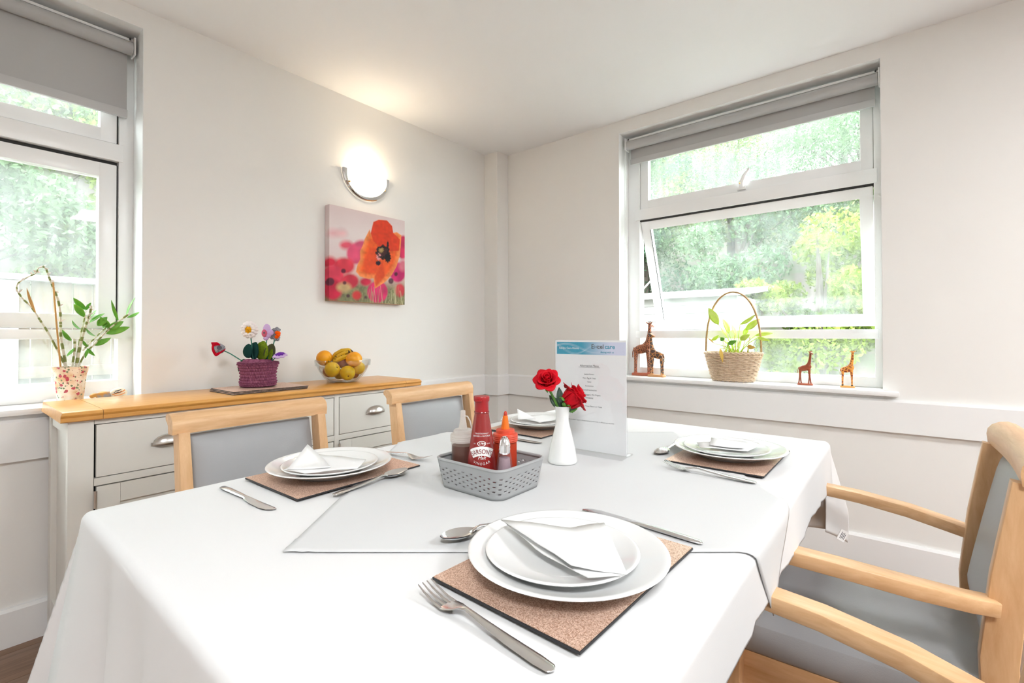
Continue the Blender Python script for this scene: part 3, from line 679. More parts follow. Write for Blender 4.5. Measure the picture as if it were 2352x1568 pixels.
# ------------------------------------------------------------------ armchairs
def chair_proto(label, group):
    t = thing('armchair', label, 'chair', (0, 0, 0), group=group)
    # cushion
    rings = []
    for k, (z, ins) in enumerate(((.398, .006), (.405, 0), (.44, -.004), (.458, .002), (.468, .02), (.474, .06), (.477, .12))):
        ring = []
        for x, y in rrect(1, 1, .16, 4):
            yy = .005+y*(.222-ins); wd = (.232 if y > 0 else .232)-.02*(1-y)/2
            ring.append((x*(wd-ins), yy, z))
        rings.append(ring)
    MB().loft(rings).build('seat', 'vinyl_grey', t)
    # seat rails
    MB().box((-.20, .185, .325), (.20, .208, .397), .003).build('seat_rail', 'beech_x', t)
    MB().box((-.17, -.215, .325), (.17, -.193, .397), .003).build('seat_rail', 'beech_x', t)
    for s in (-1, 1):
        MB().loft([[(s*.214-.011, .185, z) if k == 0 else (s*.214+.011, .185, z) for k, z in ((0, .325), (1, .325), (1, .397), (0, .397))],
                   [(s*.194-.011, -.2, z) if k == 0 else (s*.194+.011, -.2, z) for k, z in ((0, .325), (1, .325), (1, .397), (0, .397))]]).build('seat_rail', 'beech_y', t, 0)
    sect = rrect(1, 1, .18, 2)
    for s in (-1, 1):
        MB().tube([(s*.235, .205, 0), (s*.235, .2, .2), (s*.237, .198, .40), (s*.243, .192, .5), (s*.252, .175, .58), (s*.257, .165, .622)], [.017, .021, .022, .021, .019, .018], sect=sect, up=(0, 1, 0)).build('leg', 'beech', t)
        MB().tube([(s*.184, -.30, 0), (s*.184, -.25, .2), (s*.184, -.215, .40), (s*.184, -.212, .52), (s*.184, -.226, .66), (s*.184, -.250, .822)], [.017, .019, .021, .021, .02, .018], sect=[(a*.72, b*1.15) for a, b in sect], up=(0, 1, 0)).build('leg', 'beech', t)
        arm = [(s*.252, .25, .630), (s*.258, .19, .636), (s*.259, .10, .638), (s*.252, 0, .634), (s*.236, -.10, .625), (s*.212, -.17, .616), (s*.195, -.206, .612)]
        MB().tube(arm, [.6, .95, 1, 1, 1, .95, .9], sect=[(x*.0205, y*.0135) for x, y in rrect(1, 1, .16, 2)], up=(0, 0, 1)).build('armrest', 'beech_y', t)
    # crest rail, rolled backwards along the top
    prof = [(0, 0), (.002, .03), (0, .048), (-.007, .062), (-.019, .072), (-.033, .075), (-.045, .069), (-.05, .058), (-.047, .047), (-.038, .040), (-.031, .028), (-.03, 0)]
    MB().loft([[(x, -.240-.008*math.cos(x/.207*PI/2)+y, .821+z*.68) for y, z in prof] for x in np.linspace(-.207, .207, 13)]).build('crest_rail', 'beech_x', t)
    # upholstered back
    def pad(u, v, side):
        x = -.163+.326*u; z = .50+.314*v; yb = -.222-.055*(max(0, z-.52)/.28)**1.1
        e = min(u, 1-u)*.326; e2 = min(v, 1-v)*.314; bul = .016*(1-math.exp(-min(e, e2)/.02))
        return (x, yb+.010+(.004+bul if side else -.014), z)
    p = MB(); p.grid(lambda u, v: pad(u, v, 1), 22, 18); p.grid(lambda u, v: pad(u, v, 0), 22, 18)
    n_ = 23*19
    edge = [i*19 for i in range(23)]+[22*19+j for j in range(1, 19)]+[i*19+18 for i in range(21, -1, -1)]+[j for j in range(17, 0, -1)]
    p.f += [(edge[k], edge[(k+1) % len(edge)], n_+edge[(k+1) % len(edge)], n_+edge[k]) for k in range(len(edge))]
    p.build('backrest', 'vinyl_grey', t)
    MB().box((-.168, -.236, .465), (.168, -.214, .499), .003).build('back_rail', 'beech_x', t)
    return t
GC = 'beech armchairs around the dining table'
ch0 = chair_proto('beech armchair with grey seat, farther of the two on the right', GC)
ch0.location = (1.335, .092, 0)
dup(ch0, (.622, .10, 0), 0, 'beech armchair cut off by the lower right corner, nearest the camera', GC)
dup(ch0, (.598, 1.165, 0), PI+.02, 'beech armchair in front of the sideboard drawers, behind the left plate', GC)
dup(ch0, (1.252, 1.165, 0), PI, 'beech armchair behind the sauce bottles, near the room corner', GC)

# ------------------------------------------------------------------ sideboard
BX0, BX1, BY0, BY1, BZ = .277, 1.642, 1.992, 2.352, .834
sb = thing('sideboard', 'cream painted sideboard with oak top and cup handles below the poppy picture', 'sideboard')
c_ = 'cupboard_paint'
xa, xb = BX0-.019, BX1+.013; j1, j2 = xa+.10, xb-.10
for a, b in ((xa, j1-.0006), (j1+.0006, j2-.0006), (j2+.0006, xb)):
    m = MB(); prof = [(BY1, .802), (BY0-.016, .802), (BY0-.019, .805), (BY0-.019, .816), (BY0-.021, .818), (BY0-.023, .824), (BY0-.019, .831), (BY0-.012, .834), (BY1, .834)]
    e0, e1 = (.004 if a == xa else 0), (.004 if b == xb else 0)
    m.loft([[(a+(e0 if z > .83 else 0), y, z) for y, z in prof], [(b-(e1 if z > .83 else 0), y, z) for y, z in prof]])
    m.build('top_board', 'oak', sb)
m = MB(); m.box((BX0+.02, BY0+.02, .10), (BX0+.035, BY1, .801)).box((BX1-.035, BY0+.02, .10), (BX1-.02, BY1, .801)).box((BX0+.02, BY1-.012, .10), (BX1-.02, BY1, .801)).box((BX0+.02, BY0+.025, .10), (BX1-.02, BY1, .118)); m.build('carcass', c_, sb, 0)
for x, w_ in ((BX0, .062), (BX1-.062, .062)): MB().box((x, BY0, 0), (x+w_, BY0+.03, .8015), .002).build('stile', c_, sb)
for x in (BX0, BX1-.03): MB().box((x, BY1-.05, 0), (x+.03, BY1, .8015), .002).build('stile', c_, sb)
for x in (BX0+.004, BX1-.03): 
    MB().box((x, BY0+.03, .755), (x+.026, BY1-.05, .801)).build('side_rail', c_, sb, 0); MB().box((x, BY0+.03, .08), (x+.026, BY1-.05, .15)).build('side_rail', c_, sb, 0)
    MB().box((x+.012, BY0+.03, .15), (x+.018, BY1-.05, .755)).build('side_panel', c_, sb, 0)
dx = [(.343, .742), (.768, 1.167), (1.193, 1.578)]
for x0_, x1_ in ((.744, .766), (1.169, 1.191)): MB().box((x0_, BY0, .10), (x1_, BY0+.028, .8015), .0015).build('stile', c_, sb)
MB().box((BX0+.063, BY0+.0008, .786), (BX1-.063, BY0+.028, .801)).build('rail', c_, sb, 0)
MB().box((BX0+.063, BY0+.0008, .590), (BX1-.063, BY0+.028, .614)).build('rail', c_, sb, 0)
MB().box((BX0+.063, BY0+.0008, .08), (BX1-.063, BY0+.028, .13)).build('rail', c_, sb, 0)
MB().box((BX0+.063, BY0+.02, .131), (BX1-.063, BY0+.0245, .785)).build('shadow_board', 'dark_gap', sb, 0)
def cup(cx_, cz, parent):
    m = MB(); rings = []
    for i in range(9):
        th = PI*i/8; rings.append([(cx_-.050*math.cos(th)*math.sqrt(max(0, 1-(ph/ (PI/2))**2*.0))*1, BY0-.001-.026*math.sin(th)*math.sin(ph), cz-.012+.034*math.sin(th)**.8*math.cos(ph)) for ph in np.linspace(0, PI*.52, 8)])
    m.loft(rings, cap=False, close=False)
    o = m.build('handle', 'nickel', parent, 60); s_ = o.modifiers.new('t', 'SOLIDIFY'); s_.thickness = .0018
    MB().box((cx_-.054, BY0-.0022, cz-.016), (cx_-.044, BY0, cz-.004), .001).box((cx_+.044, BY0-.0022, cz-.016), (cx_+.054, BY0, cz-.004), .001).build('handle_lug', 'nickel', parent)
for k, (a, b) in enumerate(dx):
    d = MB().box((a+.0018, BY0+.0002, .6165), (b-.0018, BY0+.018, .7835), .0015).build('drawer', c_, sb); cup((a+b)/2, .705, d)
    dr = MB(); dr.box((a+.003, BY0+.0002, .134), (a+.063, BY0+.0185, .586), .001).box((b-.063, BY0+.0002, .134), (b-.003, BY0+.0185, .586), .001)
    dr.box((a+.0635, BY0+.0004, .526), (b-.0635, BY0+.0183, .586)).box((a+.0635, BY0+.0004, .134), (b-.0635, BY0+.0183, .194)); dr = dr.build('door', c_, sb)
    MB().box((a+.0637, BY0+.010, .1945), (b-.0637, BY0+.0175, .5255)).build('panel', c_, dr, 0)
    MB().tube([(a-.0005, BY0-.004, .52), (a-.0005, BY0-.004, .575)], .0045, 8).build('hinge', 'nickel', dr)
# ------------------------------------------------------------------ place settings
def mat_mesh():
    top = MB().box((-.1515, -.1115, .0032), (.1515, .1115, .0042)).mesh('face', 'glitter', 0); core = MB().box((-.1525, -.1125, 0), (.1525, .1125, .0032), .0006).mesh('core', 'mat_edge'); return top, core
_mt, _mc = mat_mesh()
def placemat(label, loc, rz, group):
    t = thing('placemat', label, 'placemat', loc, rz, group); link('face', _mt, t); link('core', _mc, t); return t
def plate_prof(r, h, well):
    """outside foot, rim, then back into the well"""
    return [(0, .003), (well*.80, .003), (well*.84, 0), (well*.90, 0), (well*.93, .003), (well*1.02, .006), (r*.93, h-.005), (r-.002, h-.003), (r, h-.0012), (r-.0012, h), (r-.004, h), (r*.92, h-.0025), (well*1.0, .0085), (well*.9, .0065), (0, .006)]
_dp = MB().lathe(plate_prof(.135, .024, .088), 72, cap0=False, cap1=False).mesh('dinner_plate', 'porcelain', 60)
_sp = MB().lathe(plate_prof(.104, .017, .068), 64, cap0=False, cap1=False).mesh('side_plate', 'porcelain', 60)
def cutlery_strip(sts, n=8):
    """sts: (y along, x centre, half width, z centre, half thickness)"""
    rings = []
    for y, x, w_, z, th in sts:
        rings.append([(x+w_*math.cos(2*PI*j/n), y, z+th*math.sin(2*PI*j/n)) for j in range(n)])
    return rings
def knife_mesh():
    m = MB(); st = [(0, 0, .002, .002, .0012), (.004, 0, .0062, .003, .0022), (.03, 0, .0072, .0036, .003), (.08, 0, .0062, .0036, .0028), (.105, 0, .0052, .0034, .0024), (.112, 0, .0058, .0034, .0022), (.118, .0006, .0075, .003, .0011), (.15, .0014, .0092, .0025, .0008), (.185, .001, .0100, .0022, .0007), (.203, -.001, .0085, .002, .0006), (.212, -.004, .0045, .0018, .0005), (.2145, -.006, .001, .0018, .0003)]
    return m.loft(cutlery_strip(st, 12)).mesh('dinner_knife', 'steel', 50)
def handle_sts(L): return [(0, 0, .0015, .003, .0008), (.0008, 0, .0034, .003, .001), (.0022, 0, .0054, .0031, .0012), (.004, 0, .0068, .0032, .0014), (.02, 0, .0082, .0036, .0018), (.06, 0, .0072, .0052, .0021), (.10, 0, .005, .0085, .0023), (L, 0, .0034, .0115, .0022)]
def fork_mesh():
    m = MB(); st = handle_sts(.125)+[(.133, 0, .0055, .0105, .0016), (.142, 0, .0100, .0075, .0012), (.152, 0, .0122, .0048, .0011), (.160, 0, .0124, .0038, .001)]
    m.loft(cutlery_strip(st, 12))
    for k in range(4):
        x = -.0105+.007*k
        m.loft(cutlery_strip([(.157, x, .0021, .004, .0010), (.172, x*.98, .0019, .0055, .001), (.190, x*.95, .0015, .0100, .0009), (.203, x*.92, .0008, .0148, .0006)], 6))
    return m.mesh('dinner_fork', 'steel', 50)
def spoon_mesh():
    m = MB(); m.loft(cutlery_strip(handle_sts(.122)+[(.128, 0, .0036, .0108, .0018), (.134, 0, .0042, .0088, .0013), (.140, 0, .0034, .0062, .0008)], 12))
    def bowl(u, v):
        a = -1+2*v; y = .130+.062*u; w_ = .0195*math.sin(PI*(u*.93+.035))**.62*(1-.12*u)
        return (a*w_, y, .0100-.0085*(1-a*a)*math.sin(PI*u)**.6+.002*u)
    g_ = MB().grid(bowl, 16, 10); n_ = len(g_.v); lo = [(x, y, z-.0012) for x, y, z in g_.v]; g_.add(lo, [tuple(reversed(f)) for f in g_.f])
    m.add(g_.v, g_.f); return m.mesh('dessert_spoon', 'steel', 70)
_kn, _fk, _sn = knife_mesh(), fork_mesh(), spoon_mesh()
def cut(me, name, label, a, b, zz=None, flip=False):
    """lie along the line from handle end a to tip b"""
    a, b = Vector(a), Vector(b); d = b-a; o = link(name, me); z = max(ztop(*a), ztop(*(a+d*.5)), ztop(*b)) if zz is None else zz
    o.location = (a.x, a.y, z+.0004); o.rotation_euler = (0, 0, math.atan2(d.y, d.x)-PI/2)
    if flip: o.rotation_euler = (0, PI, math.atan2(d.y, d.x)-PI/2); o.location.z += .0165
    return tag(o, label, name.split('_')[1])
GM, GD, GS = 'glitter placemats on the dining table', 'white dinner plates', 'white side plates'
SET = [('nearest the camera', (.566, .358), (.556, .358), math.radians(-1.5)), ('in front of the left armchair', (.600, 1.013), (.590, 1.020), .02), ('at the right far corner of the table', (1.322, .352), (1.318, .352), 0), ('behind the sauce bottles and vase', (1.336, .966), (1.338, .970), 0)]
for w_, mc, pc, rz in SET:
    z = max(ztop(mc[0]+a*.15, mc[1]+b*.11) for a in (-1, 0, 1) for b in (-1, 0, 1))+.0003
    placemat('copper glitter placemat '+w_, (*mc, z), rz, GM)
    tag(link('dinner_plate', _dp, None, (*pc, z+.0043)), 'large white dinner plate '+w_, 'plate', GD)
    tag(link('side_plate', _sp, None, (pc[0]-.004, pc[1]+(.006 if pc[1] < .6 else -.006), z+.0112)), 'small white plate stacked on the dinner plate '+w_, 'plate', GS)
ZN = TZ+.0044+.0003+.0112                     # underside of the side plates
def sheet(pts, lift, th=.0009):
    """folded paper flap through 3-D corner points"""
    n = len(pts); a = [Vector(p) for p in pts]; return [(p.x, p.y, p.z+lift) for p in a]
def napkin(label, loc, rz, flaps):
    t = thing('paper_napkin', label, 'napkin', loc, rz)
    for k, pts in enumerate(flaps):
        m = MB(); c0 = sum((Vector(p) for p in pts), Vector())/len(pts); bm = bmesh.new()
        f = bm.faces.new([bm.verts.new(p) for p in pts]); bmesh.ops.triangulate(bm, faces=[f]); bmesh.ops.subdivide_edges(bm, edges=bm.edges, cuts=4, use_grid_fill=True)
        for v in bm.verts: d = (v.co-c0).length; v.co.z += .0016*math.sin(v.co.x*60+k)*math.cos(v.co.y*47)
        bmesh.ops.recalc_face_normals(bm, faces=bm.faces)
        me = bpy.data.meshes.new('fold'); bm.to_mesh(me); bm.free(); me.materials.append(MATS['napkin_paper']); me.shade_smooth()
        o = link('fold', me, t); s_ = o.modifiers.new('t', 'SOLIDIFY'); s_.thickness = .0012; s_.offset = 1
    return t
def pz(px, py, z): p = at(px, py, z=z); return (p.x, p.y, p.z)
zz = ZN+.012
N1 = [[pz(1150, 1192, ZN+.030), pz(1310, 1212, ZN+.023), pz(1388, 1200, ZN+.025), pz(1440, 1320, ZN+.0205), pz(1312, 1300, ZN+.027)],
      [pz(1162, 1202, ZN+.020), pz(1312, 1304, ZN+.020), pz(1430, 1324, ZN+.0195), pz(1350, 1326, ZN+.019), pz(1230, 1262, ZN+.0185)]]
napkin('folded white paper napkin on the plates nearest the camera', (0, 0, 0), 0, N1)
N2 = [[pz(652, 1080, ZN+.0195), pz(728, 1042, ZN+.022), pz(840, 1056, ZN+.0195), pz(820, 1076, ZN+.019), pz(700, 1087, ZN+.0185)],
      [pz(660, 1080, ZN+.0215), pz(690, 1046, ZN+.024), pz(707, 1021, ZN+.054), pz(745, 1056, ZN+.0225), pz(760, 1074, ZN+.0215)]]
napkin('folded white napkin with an upright peak on the left place setting', (0, 0, 0), 0, N2)
def q(x, y, z): return (x, y, ZN+z)
a_, b_ = 1.318, .352
napkin('flat folded white napkin on the right far place setting', (0, 0, 0), 0, [[q(a_-.075, b_+.05, .02), q(a_-.02, b_+.075, .017), q(a_+.07, b_+.03, .0165), q(a_+.05, b_-.06, .016), q(a_-.04, b_-.055, .018)], [q(a_-.06, b_+.03, .024), q(a_+.02, b_+.05, .028), q(a_+.04, b_-.03, .022), q(a_-.03, b_-.045, .022)]])
a_, b_ = 1.338, .970
napkin('folded white napkin with a pointed tip behind the red sauce bottle', (0, 0, 0), 0, [[q(a_-.07, b_-.05, .017), q(a_-.03, b_+.07, .018), q(a_+.07, b_+.04, .017), q(a_+.05, b_-.055, .016)], [pz(1190, 962, ZN+.02), pz(1188, 939, ZN+.046), pz(1206, 952, ZN+.022), pz(1230, 962, ZN+.018)]])
cut(_fk, 'dinner_fork', 'steel fork lying in the foreground beside the nearest placemat', (.377, .258), (.392, .458))
cut(_kn, 'dinner_knife', 'steel knife lying between the nearest plate and the right chairs', (.741, .236), (.757, .448))
cut(_sn, 'dessert_spoon', 'steel spoon half hidden behind the nearest plate', (.680, .497), (.500, .540))
cut(_fk, 'dinner_fork', 'steel fork behind the left plate pointing at the sauce bottles', (.769, 1.115), (.792, .935))
cut(_kn, 'dinner_knife', 'steel knife at the left of the left placemat', (.393, 1.105), (.400, .895))
cut(_sn, 'dessert_spoon', 'steel spoon in front of the left placemat', (.507, .868), (.690, .883))
cut(_fk, 'dinner_fork', 'steel fork in front of the right far placemat', (1.112, .242), (1.120, .442))
cut(_sn, 'dessert_spoon', 'steel spoon lying face down beside the menu stand', (1.405, .496), (1.215, .502), None, True)
cut(_kn, 'dinner_knife', 'steel knife behind the salt shaker and red sauce bottle', (1.122, 1.03), (1.130, .832))

# ------------------------------------------------------------------ condiment basket
BC = (.754, .676); ZB = ztop(*BC)+.0004
bk = thing('plastic_basket', 'grey woven-look plastic basket holding the sauces', 'basket', (*BC, ZB))
def bring(t, z, inset=0):
    w_, d_ = .0675+.008*t-inset, .081+.0105*t-inset; return [(x, y, z) for x, y in rrect(w_, d_, .022-inset*.5, 5)]
def perim(ring, n):
    P_ = [Vector(p) for p in ring]+[Vector(ring[0])]; L = [0]
    for i in range(len(P_)-1): L.append(L[-1]+(P_[i+1]-P_[i]).length)
    out = []
    for k in range(n):
        s_ = L[-1]*k/n; i = max(j for j in range(len(L)-1) if L[j] <= s_+1e-9); f = (s_-L[i])/max(1e-9, L[i+1]-L[i]); out.append(P_[i].lerp(P_[i+1], f))
    return out
HB, NC, NR = .058, 104, 20
zr = [0, .006]+[.006+(.040)*(k+1)/(NR-4) for k in range(NR-4)]+[HB-.004, HB]
rows = [perim(bring(z/HB, z), NC) for z in zr]
m = MB(); vs_ = [p for r in rows for p in r]; fs = []
for i in range(len(rows)-1):
    for j in range(NC):
        colu = j // 2
        body = 2 <= i <= NR-5
        hole = body and j % 2 == 1 and ((i-2) % 4 == (1 if colu % 2 else 3))
        if not hole: fs.append((i*NC+j, i*NC+(j+1) % NC, (i+1)*NC+(j+1) % NC, (i+1)*NC+j))
m.add(vs_, fs); o = m.build('side_wall', 'basket_grey', bk, 30); s_ = o.modifiers.new('t', 'SOLIDIFY'); s_.thickness = .0022; s_.offset = 1
MB().loft([bring(0, .0), bring(0, .0025)]).build('base', 'basket_grey', bk)
rr_ = perim(bring(1, HB), 64); MB().tube([*rr_, rr_[0], rr_[1]], .0034, 8, cap=False, up=(0, 0, 1)).build('rim', 'basket_grey', bk)
# raised woven strips
stp = MB()
for j in range(0, NC, 2):
    colu = j//2; k0 = 3 if colu % 2 else 5
    for i in range(k0, NR-4, 4):
        a, b = rows[i][j], rows[i+2][j]; c2, d2 = rows[i][(j+1) % NC], rows[i+2][(j+1) % NC]; nrm = Vector(((a+c2).x, (a+c2).y, 0)).normalized()*.0031
        stp.add([a+nrm, c2+nrm, d2+nrm, b+nrm], [(0, 1, 2, 3)])

ZI = ZB+.0030
def bottle_squeeze(label, x, y, liquid, shell, noz, tip, level, cap_rot, capm=None):
    capm = capm or noz
    t = thing('squeeze_bottle', label, 'sauce bottle', (x, y, ZI))
    r = .0245
    MB().lathe([(r-.0015, .001), (r-.0012, .005), (r-.0012, level*.97), (r-.0015, level)], 32).build('sauce', liquid, t)
    MB().lathe([(r-.004, 0), (r-.001, .002), (r, .006), (r, .083), (r-.002, .088)], 32, cap1=False).build('body', shell, t)
    c2 = MB().lathe([(r-.001, .086), (r+.002, .0865), (r+.002, .1015), (r+.0012, .103), (r-.004, .1045), (r-.0045, .1105), (r-.006, .112), (.0095, .1125)], 32, cap0=False, cap1=False)
    cp = c2.build('screw_cap', capm, t); MB().lathe([(.0096, .1124), (.0078, .122), (.0054, .138), (.0047, .1405), (0, .1405)], 24, cap0=False, cap1=False).build('nozzle', noz, t)
    for k in range(3): MB().lathe([(r+.002, .089+.004*k), (r+.0026, .0905+.004*k), (r+.002, .092+.004*k)], 32, cap0=False, cap1=False).build('thread', capm, cp)
    if tip == 'cap':
        MB().lathe([(.0045, .1385), (.0056, .139), (.0052, .151), (.004, .1525), (0, .1525)], 14, cap0=False, cap1=False).build('tip_cap', noz, t)
        d = Vector((math.cos(cap_rot), math.sin(cap_rot), 0)); MB().tube([d*.004+Vector((0, 0, .140)), d*.0095+Vector((0, 0, .139)), d*.0155+Vector((0, 0, .128)), d*.0185+Vector((0, 0, .113))], .0016, 6).build('strap', noz, t)
    else: MB().ball((.0005, 0, .1435), (.0042, .004, .0065), 12, 8).build('sauce_blob', tip, t)
    return t
tb1 = bottle_squeeze('clear squeeze bottle of brown sauce with a capped nozzle', .727, .730, 'sauce_brown', 'bottle_body', 'bottle_clear', 'cap', .079, -.7)
MB().lathe([(.0247, .016), (.0247, .030)], 32, cap0=False, cap1=False)
lb_c = Vector((-.62, -.55, 0)).normalized(); lb = MB()
lb.add([(0.0249*math.cos(3.65+.30*math.cos(a)), .0249*math.sin(3.65+.30*math.cos(a)), .028+.0085*math.sin(a)) for a in np.linspace(0, 2*PI, 20)[:-1]], [tuple(range(19))]); lb.build('date_sticker', 'print_white', tb1, 0)
bottle_squeeze('squeeze bottle of red sauce with an orange nozzle', .786, .6615, 'sauce_red', 'bottle_red', 'sauce_orange', 'sauce_red', .082, 0, 'cap_red')
# malt vinegar bottle
vx, vy = .721, .670
vb = thing('vinegar_bottle', 'dark red malt vinegar bottle with white lettering', 'bottle', (vx, vy, ZI))
VP = [(.029, 0), (.0312, .003), (.0318, .010), (.0314, .030), (.0290, .060), (.0240, .095), (.0185, .130), (.0150, .150), (.0142, .156)]
MB().lathe(VP, 48).build('body', 'vinegar_red', vb)
MB().lathe([(.0152, .154), (.0158, .1555), (.0152, .157)], 40, cap0=False, cap1=False).build('neck_ring', 'vinegar_red', vb)
cpv = MB().lathe([(.0143, .157), (.0140, .176), (.0160, .179), (.0162, .186), (.0152, .188), (0, .1885)], 40, cap0=False, cap1=False).build('cap', 'red_plastic', vb)
ca = math.atan2(-vy, -vx)                     # front of the bottle
MB().box((.0145, -.006, .1785), (.0185, .006, .182), .001).xf(Rz(ca-.35)).build('flip_tab', 'red_plastic', cpv)
def vr(z):
    for (r0, z0), (r1, z1) in zip(VP, VP[1:]):
        if z0 <= z <= z1: return r0+(r1-r0)*(z-z0)/(z1-z0)
    return VP[-1][0]
def wrap(z0, lift=.0003, tx=0):
    def fn(x, y):
        z = z0+y; r = vr(z); a = ca+(x+tx)/r; return ((r+lift)*math.cos(a), (r+lift)*math.sin(a), z)
    return fn
text('TRADITIONALLY', .0038, bold=0, fn=wrap(.1140), m='print_white', parent=vb)
text('BREWED & MATURED', .0038, bold=0, fn=wrap(.1090), m='print_white', parent=vb)
text('1794', .0062, bold=.0001, shear=.15, fn=wrap(.0936), m='print_white', parent=vb)
text('EST.', .0026, fn=wrap(.0946, .0003, -.0145), m='print_white', parent=vb); text('SINCE', .0026, fn=wrap(.0946, .0003, .0145), m='print_white', parent=vb)
def band(name, f0, f1, n, m_, fnw):
    b = MB(); b.grid(lambda u, v: fnw(*[f0(u)[i]*(1-v)+f1(u)[i]*v for i in range(2)]), n, 4); return b.build(name, m_, vb, 0)
ov = lambda k: (lambda u: (.0088*k*math.cos(2*PI*u), .0051*k*math.sin(2*PI*u)))
band('oval_emblem', ov(1), ov(.84), 40, 'print_white', wrap(.0957))
AR = .040                                     # arch radius of the name band
def arch(R_, a): return (R_*math.sin(a), R_*math.cos(a)-AR)
band('name_band', lambda u: arch(AR-.0085, -.60+1.2*u), lambda u: arch(AR+.0090, -.60+1.2*u), 40, 'print_white', wrap(.0810))
def on_arch(z0, R_, lift=.0006):
    w0 = wrap(z0, lift); return lambda x, y: w0((R_+y)*math.sin(x/R_), (R_+y)*math.cos(x/R_)-AR)
text("SARSON'S", .0094, bold=.0001, space=1.0, fn=(lambda g: lambda x, y: g(x, y*1.35))(on_arch(.0810, AR-.0046)), m='print_dark_red', parent=vb, res=4)
text('Malt', .0092, bold=0, shear=.35, fn=wrap(.0655), m='print_white', parent=vb, res=4)
def on_smile(z0, R_, lift=.0004):
    w0 = wrap(z0, lift); return lambda x, y: w0((R_-y)*math.sin(x/R_), R_-(R_-y)*math.cos(x/R_))
text('VINEGAR', .0072, space=1.35, fn=on_smile(.0545, .040), m='print_white', parent=vb)
# shaker
sk = thing('salt_shaker', 'small glass shaker with dimpled steel lid in front of the sauces', 'shaker', (.7305, .617, ZI))
sk.scale = (1.15, 1.15, 1.38)
n8 = 8
def oct_(r, z, k=.0): return [(r*math.cos(2*PI*j/16)*(1 if j % 2 else .93), r*math.sin(2*PI*j/16)*(1 if j % 2 else .93), z) for j in range(16)]
MB().loft([oct_(.0175, 0), oct_(.0178, .004), oct_(.0155, .030), oct_(.0125, .052), oct_(.0118, .056), oct_(.0105, .058)], cap=False).build('glass_body', 'shaker_glass', sk, 20)
MB().lathe([(.0135, .003), (.0115, .03), (.0092, .05)], 16).build('salt', 'salt', sk)
ld_ = MB().lathe([(.0098, .0565), (.0101, .058), (.0096, .060), (.0102, .0625), (.0096, .065), (.0102, .0675), (.0098, .070), (.0085, .0745), (.0058, .0785), (.0025, .0805), (0, .0808)], 24, cap0=False, cap1=False).build('lid', 'steel', sk)
for k in range(5):
    a = 2*PI*k/5; MB().ball((.0045*math.cos(a), .0045*math.sin(a), .0795), .0008, 6, 4).build('pour_hole', 'rubber', ld_)

# ------------------------------------------------------------------ vase and roses
vc = (1.006, .660); zv = ztop(*vc)+.0004
va = MB().lathe([(0, .001), (.033, .001), (.0355, .0), (.0368, .003), (.0362, .008), (.031, .035), (.0245, .065), (.0185, .088), (.0160, .100), (.0155, .106), (.0165, .118), (.0190, .136), (.0193, .1375), (.0180, .138), (.0172, .136), (.0148, .118), (.0138, .106), (.014, .095), (0, .09)], 48, cap0=False, cap1=False).build('bud_vase', 'vase_white', None, 60)
va.location = (*vc, zv); tag(va, 'slim white waisted ceramic vase holding two red roses', 'vase')
def petal(m, M_, w_, h_, curl, cupd, n=10, ph=0):
    def fn(u, v):
        a = (u-.5)*2; hh = h_*v; wv = w_*(.45+.75*math.sin(PI*(.05+.62*v)))
        ang = a*wv/cupd; rr = cupd
        x = rr*math.sin(ang); y = rr*(1-math.cos(ang)); out = curl*max(0, v-.55)**2/.2
        return M_ @ Vector((x, y-out*(1+.4*math.sin(3*a+ph)), hh-.34*h_*abs(a)**2.6*v*v-out*.5+.0012*math.sin(7*a+ph)*v))
    g_ = MB().grid(fn, n, n); return m.add(g_.v, g_.f)
def rose(label, head, direc, foot, scale, seed, bract_rot):
    rs = random.Random(seed); t = thing('artificial_rose', label, 'rose', foot)
    d = Vector(direc).normalized(); o = Vector(head)-Vector(foot)
    base = o-d*.022*scale
    stem = [(0, 0, 0), base*.4+Vector((0, 0, .006)), base]; 
    bz = []
    for k in range(9):
        u = k/8; bz.append((Vector(stem[0])*(1-u)**2+Vector(stem[1])*2*u*(1-u)+Vector(stem[2])*u*u))
    MB().tube(bz, .0030*scale, 8).build('stem', 'rose_green', t)
    Q = d.to_track_quat('Z', 'Y').to_matrix().to_4x4()
    # layers of petals from the tight bud outwards
    for ring, (cnt, rad, h_, w_, curl, tilt) in enumerate(((2, .003, .040, .011, .0, 0), (3, .0065, .043, .015, .001, .05), (4, .0105, .043, .019, .003, .14), (5, .015, .041, .023, .006, .28), (6, .019, .037, .026, .010, .48))):
        for k in range(cnt):
            a = 2*PI*(k/cnt)+ring*.9+rs.uniform(-.15, .15)
            M_ = Matrix.Translation(base) @ Q @ Matrix.Scale(scale, 4) @ Rz(a) @ Matrix.Translation((0, -rad*.45, .002)) @ Matrix.Rotation(tilt, 4, 'X')
            m = MB(); petal(m, M_, w_, h_*rs.uniform(.94, 1.05), curl, max(.008, rad*1.15), 10, rs.uniform(0, 6)); pe = m.build('petal', 'rose_red', t, 180); s_ = pe.modifiers.new('t', 'SOLIDIFY'); s_.thickness = .0006
    for k in range(5):
        a = 2*PI*k/5; M_ = Matrix.Translation(base) @ Q @ Rz(a) @ Matrix.Rotation(1.25, 4, 'X')
        m = MB(); petal(m, M_, .004, .024*scale, .006, .01, 6); m.build('sepal', 'rose_green', t, 180)
    MB().ball(base, .0065*scale, 10, 8).build('calyx', 'rose_green', t)
    return t
